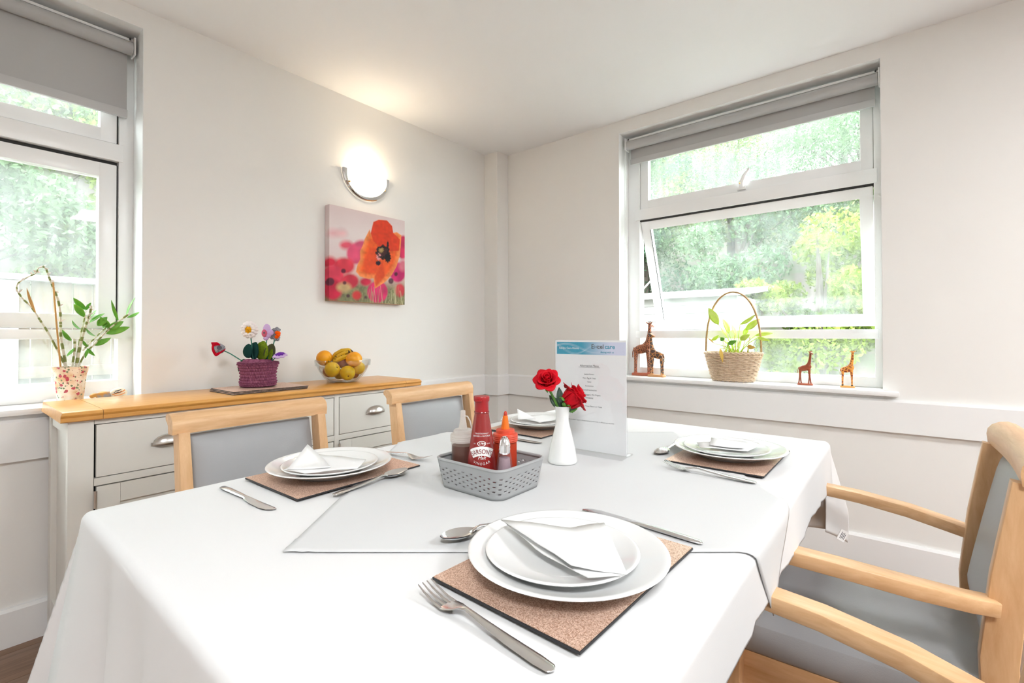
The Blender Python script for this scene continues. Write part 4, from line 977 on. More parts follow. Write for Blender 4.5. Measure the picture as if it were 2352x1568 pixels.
def leaf_mesh(L, w_, bend, name='leaf', m_='leaf_dark', fold=.25, nu=10, nv=4, twist=0, shape=.8):
    """lens shaped leaf along +y, curving down by bend"""
    def fn(u, v):
        a = (v-.5)*2; ww = w_*math.sin(PI*min(1, u*.97+.02))**shape*(1.15-.3*u); ang = bend*u
        y = L*math.sin(ang)/bend; z = -L*(1-math.cos(ang))/bend
        x = a*ww; zz_ = z+fold*abs(a)*ww; tw = twist*u; return (x*math.cos(tw)-(zz_-z)*math.sin(tw), y, z+x*math.sin(tw)+(zz_-z)*math.cos(tw))
    g_ = MB().grid(fn, nu, nv); return g_.mesh(name, m_, 180)
def leaf_to(base, tip, w_, bend, parent, m_='leaf_dark', name='leaf', fold=.25, roll=0, off=(0, 0, 0), shape=.8):
    """leaf from base to tip (world), stored in the parent's local space"""
    b, t = Vector(base), Vector(tip); d = t-b; L = d.length
    me = leaf_mesh(L*1.03, w_, bend, name, m_, fold, shape=shape); o = link(name, me, parent)
    y = d.normalized(); tp_ = Vector(me.vertices[-3].co); corr = Vector((0, tp_.y, tp_.z)).normalized()
    x = y.cross(-_F).normalized(); z = x.cross(y); roll = .45*roll*(1 if (base[0]*977) % 1 > .5 else -1)
    Mx = Matrix(((x.x, y.x, z.x), (x.y, y.y, z.y), (x.z, y.z, z.z))) @ Matrix.Rotation(roll, 3, 'Y') @ Matrix.Rotation(-math.atan2(corr.z, corr.y), 3, 'X')
    o.matrix_local = Matrix.Translation(b-Vector(off)) @ Mx.to_4x4(); s_ = o.modifiers.new('t', 'SOLIDIFY'); s_.thickness = .0006
    return o
foot = Vector((vc[0], vc[1], zv+.108)); dep = vc[0]*.774+vc[1]*.633
def cpos(px, py, dp): d = ray(px, py); return CAM+d*dp
h1 = cpos(1256, 873, 1.185); r1 = rose('fully open red artificial rose, higher of the two in the vase', h1+Vector((0, 0, .0)), (-.62, -.42, .62), foot, 1.0, 4, 0)
h2 = cpos(1318, 912, 1.195); r2 = rose('half open red artificial rose leaning right towards the menu', h2, (.45, -.45, .50), foot+Vector((.004, -.004, 0)), 1.3, 9, 0)
for b, t_, w_, bd in (((1290, 940), (1262, 908), .010, .5), ((1288, 932), (1284, 890), .009, .3), ((1294, 938), (1290, 905), .008, .3)): leaf_to(cpos(*b, 1.2), cpos(*t_, 1.21), w_, bd, r1, 'leaf_dark', off=foot)
f2 = foot+Vector((.004, -.004, 0))
for b, t_, w_, bd, mm in (((1296, 941), (1318, 930), .009, .4, 'leaf_dark'), ((1300, 936), (1326, 938), .011, -.5, 'rose_green'), ((1294, 940), (1306, 918), .007, .6, 'leaf_dark'), ((1302, 938), (1330, 928), .008, .3, 'leaf_dark')): leaf_to(cpos(*b, 1.19), cpos(*t_, 1.19), w_, bd, r2, mm, off=f2)

# ------------------------------------------------------------------ menu stand
my0, my1, mx_, mz0 = .760, .5535, 1.133, max(ztop(1.133, .6), ztop(1.133, .7))+.0004
ms = thing('menu_stand', 'clear acrylic stand holding a printed menu sheet', 'menu stand', (mx_, (my0+my1)/2, mz0), math.radians(3.4))
hw, hh = .1055, .302
MB().box((-.0026, -hw-.002, .003), (-.0012, hw+.002, hh)).box((.0012, -hw-.002, .003), (.0026, hw+.002, hh)).build('upright', 'acrylic', ms, 0)
MB().box((-.038, -hw-.002, 0), (.038, hw+.002, .0029), .0008).build('base', 'acrylic', ms)
MB().box((-.0008, -hw+.0005, .004), (.0008, hw-.0005, .301)).build('menu_sheet', 'paper', ms, 0)
def pg(z0, y0=0, lift=.0030): return lambda x, y: (-lift, -(x+y0), z0+y)       # page facing -x, reading towards -y
hd = MB(); nb = 40
hd.grid(lambda u, v: (-.00095, (hw-.005)-(2*hw-.006)*u, .262+.034*v), nb, 12)
hm_ = hd.mesh('header_band', None, 0)
cols = []
for v in hm_.vertices:
    u = (hw-.005-v.co.y)/(2*hw-.006); w_ = (v.co.z-.262)/.034; k = min(1, max(0, (u-.38)/.42))
    c1, c2 = np.array(srgb(60, 160, 190)), np.array(srgb(216, 220, 240)); c = c1*(1-k)+c2*k
    wv = math.exp(-((w_-.5-.35*math.sin(u*7+.6))/.05)**2)*.35+math.exp(-((w_-.45-.4*math.sin(u*9+2.2))/.05)**2)*.3; c = c+(1-c)*wv*(1-k)
    cols.append((*c, 1))
set_cols(hm_, cols); hm_.materials.append(attr_mat('print_header', .5)); link('header_band', hm_, ms)
text('Ashlyn Care Home', .0080, 'LEFT', .00012, fn=pg(.2765, -hw+.012, .0011), m='print_white', parent=ms)
text('E', .0165, 'LEFT', .0003, fn=pg(.2785, .006, .0011), m='print_grey', parent=ms, res=4)
text('cel', .0165, 'LEFT', .0003, fn=pg(.2785, .0242, .0011), m='print_grey', parent=ms, res=4)
text('care', .0165, 'LEFT', .0003, fn=pg(.2785, .0458, .0011), m='print_teal', parent=ms, res=4)
bf = MB(); f0 = pg(.2785, .0198, .0011)
for sx, sy in ((-1, 1), (1, 1), (-1, -1), (1, -1)): bf.add([f0(sx*.0006, .0045), f0(sx*.0042, .0045+sy*.0044), f0(sx*.0050, .0045+sy*.0030), f0(sx*.0032, .0045+sy*.0008)], [(0, 1, 2, 3)])
bf.build('butterfly_emblem', 'print_grey', ms, 0)
text('Belong with us', .0064, 'LEFT', .0001, shear=.2, fn=pg(.2672, .033, .0011), m='print_teal', parent=ms)
text('Alternative Menu', .0080, bold=0, shear=.12, fn=pg(.2295, 0, .0011), m='print_black', parent=ms, res=3)
MB().add([pg(.2280, 0, .0011)(x, y) for x, y in ((-.032, 0), (.032, 0), (.032, -.0007), (-.032, -.0007))], [(0, 1, 2, 3)]).build('underline', 'print_black', ms, 0)
for k, (s_, z_) in enumerate((('Jacket Potato', .2075), ('Ham, Egg & Chips', .197), ('Salad', .187), ('Sandwiches', .176), ('Toasted Sandwiches', .165), ('Chicken Nuggets, Fish Fingers', .1525), ('Omelettes', .144), ('Cheese on Toast, Beans on Toast', .1215))):
    text(s_, .0054, fn=pg(z_, 0, .0011), m='print_black', parent=ms)
text('We are always happy to discuss any food preferences, or allergies you may have', .0042, fn=pg(.082, .003, .0011), m='print_black', parent=ms)
# ------------------------------------------------------------------ wall lamp and canvas
sc = thing('wall_light', 'lit half moon wall light with chrome rim above the poppy picture', 'wall light', (1.602, YL, 1.995))
RS = .155
rim = MB()
def half(r, y, n=28): return [(r*math.cos(PI+PI*k/n), y, r*math.sin(PI+PI*k/n)) for k in range(n+1)]
A, B, C2, D = half(RS, -.001), half(RS, -.012), half(RS-.006, -.018), half(RS-.024, -.018)
E_ = half(RS-.026, -.010); vs_ = A+B+C2+D+E_; n_ = 29
rim.add(vs_, [(r*n_+k, r*n_+k+1, (r+1)*n_+k+1, (r+1)*n_+k) for r in range(4) for k in range(28)]); rim.build('chrome_rim', 'chrome', sc)
MB().poly([(p[0]*.99, p[2]*.99) for p in half(RS-.02, 0)], .001, .005).xf(Matrix.Rotation(PI/2, 4, 'X')).build('back_plate', 'gloss_white', sc)
RI = RS-.022
sh = MB().grid(lambda u, v: (RI*math.cos(PI+PI*u)*math.cos(v*PI/2)**.6, -.010-.085*math.sin(v*PI/2)*(abs(math.sin(PI*u)))**.35, RI*math.sin(PI+PI*u)*math.cos(v*PI/2)**.6), 32, 14)
so = sh.build('glass_shade', 'glass_shade', sc, 180)
for a in (PI+.55, 2*PI-.55): MB().ball(((RS-.018)*math.cos(a), -.022, (RS-.018)*math.sin(a)), (.005, .006, .005), 10, 6).build('clip', 'brass', sc)
MB().tube([(-.05, -.035, -.02), (.05, -.035, -.02)], .012, 10).build('bulb', 'bulb', sc)
ld = bpy.data.lights.new('bulb_light', 'POINT'); ld.energy = .85; ld.color = (1, .79, .52); ld.shadow_soft_size = .03
lo = bpy.data.objects.new('bulb_light', ld); COL.objects.link(lo); lo.parent = sc; lo.location = (0, -.045, .012)

cy_, cxa, cxb, cza, czb = YL-.045, 1.350, 1.845, 1.252, 1.763
cv = thing('canvas_picture', 'square canvas print of an orange poppy in a red poppy field', 'picture', (cxa, YL, cza))
Z1 = lambda x, y: ((x-210)/690, 1-((y-(543+157*(x-210)/690))/(852-117*(x-210)/690)))      # zoomed photo coordinates to (u, v)
def poly_(pts): return np.array([Z1(*p) for p in pts])
nU, nV = 190, 196
uu, vv = np.meshgrid(np.linspace(-.045, 1, nU+1), np.linspace(0, 1, nV+1), indexing='ij')
def inside(P, soft):
    x, y = uu, vv; ins = np.zeros_like(x, bool); dmin = np.full_like(x, 9.); n = len(P)
    for i in range(n):
        (x1, y1), (x2, y2) = P[i], P[(i+1) % n]
        c = ((y1 > y) != (y2 > y)) & (x < (x2-x1)*(y-y1)/(y2-y1+1e-12)+x1); ins ^= c
        t = np.clip(((x-x1)*(x2-x1)+(y-y1)*(y2-y1))/((x2-x1)**2+(y2-y1)**2+1e-12), 0, 1); dmin = np.minimum(dmin, np.hypot(x-x1-t*(x2-x1), y-y1-t*(y2-y1)))
    sd = np.where(ins, dmin, -dmin); return np.clip(.5+sd/soft, 0, 1), sd
rs_ = np.random.RandomState(5)
def fnoise(s, seed):
    r = np.random.RandomState(seed); g_ = r.uniform(0, 1, (int(s)+3, int(s)+3)); x = (uu+.05)/1.05*s; y = vv*s; i = np.clip(x.astype(int), 0, int(s)+1); j = np.clip(y.astype(int), 0, int(s)+1); a, b = x-i, y-j
    a, b = a*a*(3-2*a), b*b*(3-2*b); return (g_[i, j]*(1-a)+g_[i+1, j]*a)*(1-b)+(g_[i, j+1]*(1-a)+g_[i+1, j+1]*a)*b
IMG = np.zeros((nU+1, nV+1, 3))
def lay(col, al): 
    global IMG
    IMG = IMG*(1-al[..., None])+np.array(col)*al[..., None] if np.ndim(col) == 1 else IMG*(1-al[..., None])+col*al[..., None]
lay(srgb(226, 208, 208), np.ones_like(uu)); lay(srgb(236, 224, 222), np.clip((vv-.55)/.2, 0, 1)*np.clip((.95-vv)/.3, 0, 1))
lay(srgb(214, 170, 160), np.clip((.52-vv)/.25, 0, 1)*.8)
gr = fnoise(60, 3)*.5+fnoise(24, 4)*.5
lay(np.array(srgb(120, 122, 84))*(.45+1.1*gr[..., None]), np.clip((.30-vv)/.14, 0, 1)*.95)
for (x, y, rx, ry, c, sf) in ((350, 905, 55, 38, (226, 88, 110), .05), (240, 800, 40, 30, (226, 170, 176), .08), (310, 800, 40, 30, (226, 176, 180), .08), (430, 980, 78, 95, (226, 84, 122), .03), (480, 900, 60, 40, (224, 90, 128), .04),
        (880, 930, 65, 105, (214, 50, 96), .03), (330, 1090, 90, 75, (214, 58, 76), .04), (210, 1060, 60, 50, (204, 40, 66), .05), (235, 1180, 95, 95, (218, 62, 88), .03), (240, 1300, 75, 95, (196, 34, 66), .04), (380, 1225, 75, 65, (206, 50, 72), .03),
        (630, 1320, 98, 98, (210, 48, 104), .02), (830, 1150, 82, 88, (204, 38, 108), .025), (520, 1230, 50, 36, (196, 40, 70), .03), (850, 1310, 50, 60, (200, 60, 72), .03), (440, 1350, 40, 40, (210, 60, 62), .03), (330, 1280, 60, 40, (196, 166, 120), .05), (880, 1090, 40, 50, (226, 120, 140), .05)):
    P = poly_([(x+rx*math.cos(t), y+ry*math.sin(t)) for t in np.linspace(0, 2*PI, 18)[:-1]]); al, sd = inside(P, sf); lay(np.array(srgb(*c))*(.78+.44*fnoise(14, int(x))[..., None]), al)
for (x, y, r) in ((325, 1135, 20), (810, 1165, 18), (760, 1225, 26), (335, 1240, 16), (215, 1230, 36), (520, 1370, 14), (365, 1355, 16)):
    al, sd = inside(poly_([(x+r*math.cos(t), y+r*math.sin(t)) for t in np.linspace(0, 2*PI, 14)[:-1]]), .015); lay(srgb(70, 30, 50), al*.9)
for k in range(46):                            # grass stalks
    x = rs_.uniform(480, 890); y0 = 1440; y1 = rs_.uniform(1260, 1400); x2 = x+rs_.uniform(-30, 30)
    al, sd = inside(poly_([(x, y0), (x+5, y0), (x2+3, y1), (x2, y1)]), .008); lay(srgb(*[(176, 164, 120), (120, 118, 78), (206, 196, 160)][k % 3]), al*.75)
main = [(565, 800), (590, 700), (640, 682), (720, 690), (770, 740), (780, 800), (820, 795), (865, 825), (860, 900), (850, 1000), (820, 1090), (770, 1170), (700, 1235), (640, 1270), (605, 1290), (592, 1200), (545, 1205), (470, 1185), (432, 1140), (445, 1080), (470, 1030), (468, 960), (495, 900), (510, 850), (555, 765)]
al, sd = inside(poly_(main), .008); edge = np.clip(1-sd/.07, 0, 1); tex = fnoise(40, 8)*.6+fnoise(16, 9)*.4
lay((np.array(srgb(232, 92, 38))[None, None]*(1-edge[..., None])+np.array(srgb(244, 150, 84))[None, None]*edge[..., None])*(.75+.5*tex[..., None]), al)
al, sd = inside(poly_([(565, 800), (590, 700), (640, 682), (720, 690), (770, 740), (782, 800), (850, 860), (840, 960), (740, 960), (660, 930), (590, 870)]), .01); lay(np.array(srgb(222, 62, 32))*(.82+.36*tex[..., None]), al)
al, sd = inside(poly_([(560, 930), (640, 930), (660, 1080), (600, 1160), (520, 1150), (500, 1050)]), .03); lay(np.array(srgb(226, 74, 36))*(.85+.3*tex[..., None]), al*.8)
al, sd = inside(poly_([(680, 1040), (700, 1180), (610, 1280), (600, 1190)]), .02); lay(np.array(srgb(220, 70, 32))*(.85+.3*tex[..., None]), al*.8)
for (x, y, rx, ry, c) in ((680, 970, 64, 62, (66, 34, 34)), (728, 1020, 30, 40, (26, 16, 20)), (728, 905, 10, 32, (26, 16, 20)), (636, 1066, 24, 20, (40, 26, 40)), (640, 1010, 22, 30, (230, 150, 150)), (663, 950, 25, 25, (150, 120, 70)), (663, 950, 13, 14, (176, 146, 92))):
    P = poly_([(x+rx*math.cos(t)*(1+.16*math.sin(9*t)), y+ry*math.sin(t)*(1+.16*math.cos(8*t))) for t in np.linspace(0, 2*PI, 40)[:-1]]); a2, sd = inside(P, .008); lay(np.array(srgb(*c))*np.ones_like(IMG), a2)
for k in range(26):
    t = 2*PI*k/26; x, y = 680+rs_.uniform(40, 66)*math.cos(t), 970+rs_.uniform(40, 64)*math.sin(t); a2, sd = inside(poly_([(x-7, y-7), (x+7, y-7), (x+7, y+7), (x-7, y+7)]), .01); lay(srgb(24, 14, 18), a2)
lw_, lh = cxb-cxa, czb-cza; t_ = .045
def cpt(i, j):
    u = uu[i, j]; z = vv[i, j]*lh
    return (u*lw_, -t_, z) if u >= 0 else (0, -t_-u/.045*(t_-.002), z)
k0 = int(np.argmin(np.abs(uu[:, 0])))
uu[k0, :] = 0
me = bpy.data.meshes.new('printed_canvas'); me.from_pydata([cpt(i, j) for i in range(nU+1) for j in range(nV+1)], [], [(i*(nV+1)+j, (i+1)*(nV+1)+j, (i+1)*(nV+1)+j+1, i*(nV+1)+j+1) for i in range(nU) for j in range(nV)])
set_cols(me, np.concatenate([IMG, np.ones_like(IMG[..., :1])], -1).reshape(-1, 4)); me.materials.append(MATS['print_poppy']); link('printed_canvas', me, cv)
MB().box((.001, -t_+.001, .001), (lw_, -.002, lh-.001)).build('stretcher_frame', 'base_tan', cv, 0)
MB().box((0, -t_+.0015, -.001), (lw_, -.002, .0005)).build('wrapped_edge', 'base_tan', cv, 0)

# ------------------------------------------------------------------ on the sideboard
for k in range(3): placemat('%s of three pink brown placemats stacked under the knitted pot' % ('lowest', 'middle one', 'top one')[k], (.905+.002*k, 2.135-.001*k, BZ+.0003+.0046*k), .03-.008*k, 'placemats stacked on the sideboard')
zk = BZ+.0003+.0046*3; kc = Vector((.905, 2.150, zk))
kp = thing('knitted_flower_pot', 'purple knitted pot of crocheted flowers on stacked placemats', 'knitted pot', kc)
def knit(prof, nst, nrow, amp):
    """wall of stocking stitches: rows of small plump loops, alternate rows shifted"""
    n = nst*6; rings = []; Lz = len(prof)
    def pr(t):
        f = t*(Lz-1); i = min(int(f), Lz-2); f -= i; return prof[i][0]*(1-f)+prof[i+1][0]*f, prof[i][1]*(1-f)+prof[i+1][1]*f
    for k in range(nrow*6+1):
        t = k/(nrow*6); r, z = pr(t); ph = (k // 6) % 2*PI; rz_ = abs(math.sin(k/6*PI))
        rings.append([((r+amp*(rz_*abs(math.sin((j/6)*PI+ph/2))-.4))*math.cos(2*PI*j/n), (r+amp*(rz_*abs(math.sin((j/6)*PI+ph/2))-.4))*math.sin(2*PI*j/n), z) for j in range(n)])
    return MB().loft(rings, cap=False)
knit([(.055, 0), (.068, .004), (.072, .02), (.068, .045), (.072, .075), (.080, .098), (.078, .106), (.066, .108)], 44, 15, .0055).build('pot', 'knit_purple', kp)
m = MB()
for a in range(8):
    an = 2*PI*a/8; m.ball((.042*math.cos(an), .042*math.sin(an), .106), (.024, .024, .013), 10, 6)
m.ball((0, 0, .104), (.04, .04, .012), 12, 6); m.build('earth', 'knit_purple', kp)
DK_ = kc.x*.774+kc.y*.633
def kpos(px, py, dd=0): return cpos(px, py, DK_+dd)-kc
def kstem(pts, r=.0022): return MB().tube(pts, r, 6)
def kleaf(b, t_, w_, m_, bend, roll=0): return leaf_to(kpos(*b)+kc, kpos(*t_)+kc, w_, bend, kp, m_, 'knitted_leaf', .12, roll, kc, .5)
kleaf((585, 826, ), (562, 880 - 27), .011, 'knit_green', .6); kleaf((562, 824), (548, 853), .010, 'knit_green', .9, .3)
kleaf((582, 824), (588, 786), .034, 'knit_dark_green', .5, .9); kleaf((570, 822), (572, 790), .028, 'knit_dark_green', .3, .9)
kleaf((600, 826), (606, 784), .036, 'knit_lime', .4, .5); kleaf((612, 826), (624, 800), .024, 'knit_lime', .6, .6); kleaf((614, 824), (626, 790), .022, 'knit_olive', .3, .8)
kleaf((616, 830), (624, 812), .012, 'knit_green', .4, .8)
def flower(name, centre, foot_px, dd=0):
    c0 = kpos(*centre, dd); f = MB().tube([kpos(*foot_px), (kpos(*foot_px)+c0)/2+Vector((0, 0, .004)), c0], .0024, 6).build('flower', 'stem_teal', kp); return f, c0
toward = (Vector((0, 0, 1.0))-kc); toward = -(_F)
def disc(c0, nrm, r, dome, m_, parent, name, wob=0, nw=8, n=36):
    Q = Vector(nrm).normalized().to_track_quat('Z', 'Y').to_matrix().to_4x4(); M_ = Matrix.Translation(c0) @ Q
    g_ = MB().grid(lambda u, v: M_ @ Vector(((r*v*(1+wob*math.sin(nw*2*PI*u)*v))*math.cos(2*PI*u), (r*v*(1+wob*math.sin(nw*2*PI*u)*v))*math.sin(2*PI*u), dome*(1-v*v)+.1*wob*r*v*math.cos(nw*2*PI*u))), n, 6)
    o = g_.build(name, m_, parent, 180); s_ = o.modifiers.new('t', 'SOLIDIFY'); s_.thickness = .004; return o
# daisy
f, c0 = flower('daisy', (574, 757), (582, 826))
for ring, (r, cnt, rad) in enumerate(((.030, 14, .0095), (.021, 11, .009))):
    for k in range(cnt):
        a = 2*PI*k/cnt+ring*.2; v = _R*(r*math.cos(a))+_U*(r*math.sin(a)); MB().ball(c0+v-_F*(.004+.005*ring), (rad, rad, rad*.8), 8, 6).build('petal', 'knit_white', f)
disc(c0-_F*.012, -_F+_U*.1, .015, .006, 'knit_mustard', f, 'flower_centre', .18, 7); disc(c0-_F*.019, -_F, .006, -.003, 'knit_mustard', f, 'flower_centre')
# red tulip with grey heart
f, c0 = flower('red', (503, 800), (555, 828))
for dx_, dy_, rr_ in ((-9, 0, .026), (-2, -6, .024), (2, 6, .025), (-6, -5, .025)): 
    p = c0+_R*dx_*.002-_U*dy_*.002; disc(p, -_R*.35-_F*.5+_U*.1*dy_, rr_, .010, 'knit_red', f, 'petal', .12, 3)
disc(c0+_R*.010-_F*.012, _R*.3-_F, .021, .008, 'knit_grey', f, 'flower_centre', .05, 5); disc(c0+_R*.013-_F*.020+_U*.004, _R*.4-_F+_U*.2, .0095, -.004, 'knit_slate', f, 'flower_centre')
# lilac iris with pink throat
f, c0 = flower('iris', (614, 765), (608, 826))
for dx_, dy_, a, b, m_ in ((-.002, .018, .017, .022, 'knit_lilac'), (.010, .002, .018, .014, 'knit_lilac'), (-.006, -.022, .012, .009, 'knit_lilac'), (-.010, .0, .013, .017, 'knit_pink'), (.004, -.010, .013, .012, 'knit_lilac')):
    MB().ball(c0+_R*dx_+_U*dy_-_F*.004*(m_ == 'knit_pink'), .012, 12, 8, Matrix(((_R.x, _F.x, _U.x), (_R.y, _F.y, _U.y), (_R.z, _F.z, _U.z))) @ Matrix.Diagonal((a/.012, .55, b/.012))).build('petal', m_, f)
disc(c0-_R*.006-_F*.016+_U*.002, -_F, .004, .002, 'knit_slate', f, 'flower_centre')
# grey bloom with orange trumpet
f, c0 = flower('grey', (634, 768), (620, 826), .015)
for dx_, dy_ in ((-.010, .012), (.004, .018), (-.012, -.008), (.002, -.016), (-.004, 0)): disc(c0+_R*dx_+_U*dy_, _R*.5-_F, .014, .004, 'knit_grey', f, 'petal', .1, 5)
for dx_, dy_ in ((.010, .008), (.016, -.002), (.009, -.010), (.017, .006)): MB().ball(c0+_R*dx_+_U*dy_-_F*.012, (.009, .007, .008), 10, 8).build('trumpet', 'knit_orange', f)
# purple and lilac bloom lying low
f, c0 = flower('violet', (643, 816), (618, 834), -.02)
disc(c0, _U-_F*.35, .028, .006, 'knit_lilac', f, 'petal', .12, 7); disc(c0+_U*.006, _U-_F*.35, .018, .007, 'knit_violet', f, 'flower_centre', .15, 8)

# glass bowl of fruit
d_ = ray(788, 860); bc = Vector((d_.x/d_.y*2.165, 2.165, BZ+.0004))
bo = MB().lathe([(0, .002), (.058, .002), (.062, .0), (.066, .002), (.088, .022), (.112, .056), (.124, .082), (.131, .084), (.133, .108), (.131, .112), (.128, .110), (.1265, .088), (.120, .083), (.108, .058), (.084, .026), (.062, .007), (0, .006)], 56, cap0=False, cap1=False).build('glass_bowl', 'bowl_glass', None, 60)
bo.location = bc; tag(bo, 'clear glass fruit bowl on the right end of the sideboard', 'bowl')
DB = bc.x*.774+bc.y*.633
def bpos(px, py, dd): return cpos(px, py, DB+dd)
def fruit(name, label, cat, c, r, m_, tilt, kind, group):
    t = thing(name, label, cat, c, group=group); Q = Vector(tilt).normalized().to_track_quat('Z', 'Y').to_matrix().to_4x4()
    if kind == 'apple':
        pr = []
        for k in range(19):
            th = PI*k/18; rr_ = r*(1-.10*math.cos(th))*(math.sin(th)**.82); z = -r*.92*math.cos(th)
            dip = .28*r*math.exp(-(rr_/(.30*r))**2); z += -dip if z > 0 else dip*.8; pr.append((max(rr_, .0003), z))
        MB().lathe(pr, 24).xf(Q).build('flesh', m_, t, 180); MB().ball((0, 0, -r*.72), (r*.10, r*.10, r*.05), 8, 6).xf(Q).build('calyx', 'fruit_dark', t); MB().tube([(0, 0, r*.62), (.002, .001, r*.95)], .0012, 5).xf(Q).build('stalk', 'fruit_dark', t)
    else:
        MB().ball((0, 0, 0), (r, r, r*.96), 28, 20).xf(Q).build('peel', m_, t, 180); MB().ball((0, 0, r*.945), (r*.11, r*.11, r*.04), 10, 6).xf(Q).build('stalk_scar', 'knit_lime', t)
    return t
GF = 'fruit in the glass bowl'
fruit('orange', 'orange resting at the left rim of the fruit bowl', 'orange', bpos(745, 822, -.006), .0385, 'orange_peel', (.1, -.75, -.35), 'o', GF)
fruit('orange', 'orange resting at the right rim of the fruit bowl', 'orange', bpos(813, 825, -.005), .0395, 'orange_peel', (.2, .3, .9), 'o', GF)
fruit('yellow_apple', 'yellow green apple with bruises at the front left of the bowl', 'apple', bpos(764, 848, -.055), .037, 'apple_yellow', (-.3, .7, -.3), 'apple', GF)
fruit('yellow_apple', 'golden apple showing its base at the front centre of the bowl', 'apple', bpos(798.5, 857, -.036), .0365, 'apple_yellow', (.35, .8, .45), 'apple', GF)
fruit('yellow_apple', 'yellow apple at the right side of the bowl under an orange', 'apple', bpos(825, 845, .02), .032, 'apple_yellow', (-.6, .3, .3), 'apple', GF)
fruit('yellow_apple', 'shaded yellow apple low in the middle of the bowl', 'apple', bpos(780, 859, .028), .029, 'apple_yellow', (.2, .3, 1), 'apple', GF)
fruit('red_apple', 'red apple between the two oranges at the top of the bowl', 'apple', bpos(788, 832, .015), .034, 'apple_red', (.1, .2, 1), 'apple', GF)
fruit('red_apple', 'dark red apple at the lower left inside the bowl', 'apple', bpos(757, 853, -.012), .031, 'apple_red', (-.3, .3, .8), 'apple', GF)
fruit('red_apple', 'dark red apple at the lower right inside the bowl', 'apple', bpos(813, 858, .025), .026, 'apple_red', (.3, .3, .8), 'apple', GF)
bn = thing('banana_bunch', 'spotted ripe bananas lying between the two oranges', 'bananas', bpos(785, 815, .01)); o0 = bpos(785, 815, .01)
for k, (pts, rr_) in enumerate((([(763, 826), (772, 814), (786, 806), (800, 805), (809, 807)], .0125), ([(765, 829), (776, 820), (790, 812), (802, 808)], .0115), ([(764, 832), (775, 827), (788, 821), (800, 816)], .0110))):
    P_ = [bpos(*p, .02-.018*k)-o0 for p in pts]; Q_ = []
    for a in range(len(P_)-1):
        for s_ in range(3): Q_.append(P_[a].lerp(P_[a+1], s_/3))
    Q_.append(P_[-1]); n_ = len(Q_); b_ = MB().tube(Q_, [rr_*(.35 if i in (0, n_-1) else .75 if i in (1, n_-2) else 1) for i in range(n_)], sect=[(math.cos(a)*(1+.06*math.cos(5*a)), math.sin(a)*(1+.06*math.cos(5*a))) for a in np.linspace(0, 2*PI, 16)[:-1]]).build('banana', 'banana', bn)
    MB().ball(Q_[0], .005, 8, 6).build('tip', 'fruit_dark', b_); MB().ball(Q_[-1], .0048, 8, 6).build('tip', 'fruit_dark', b_)
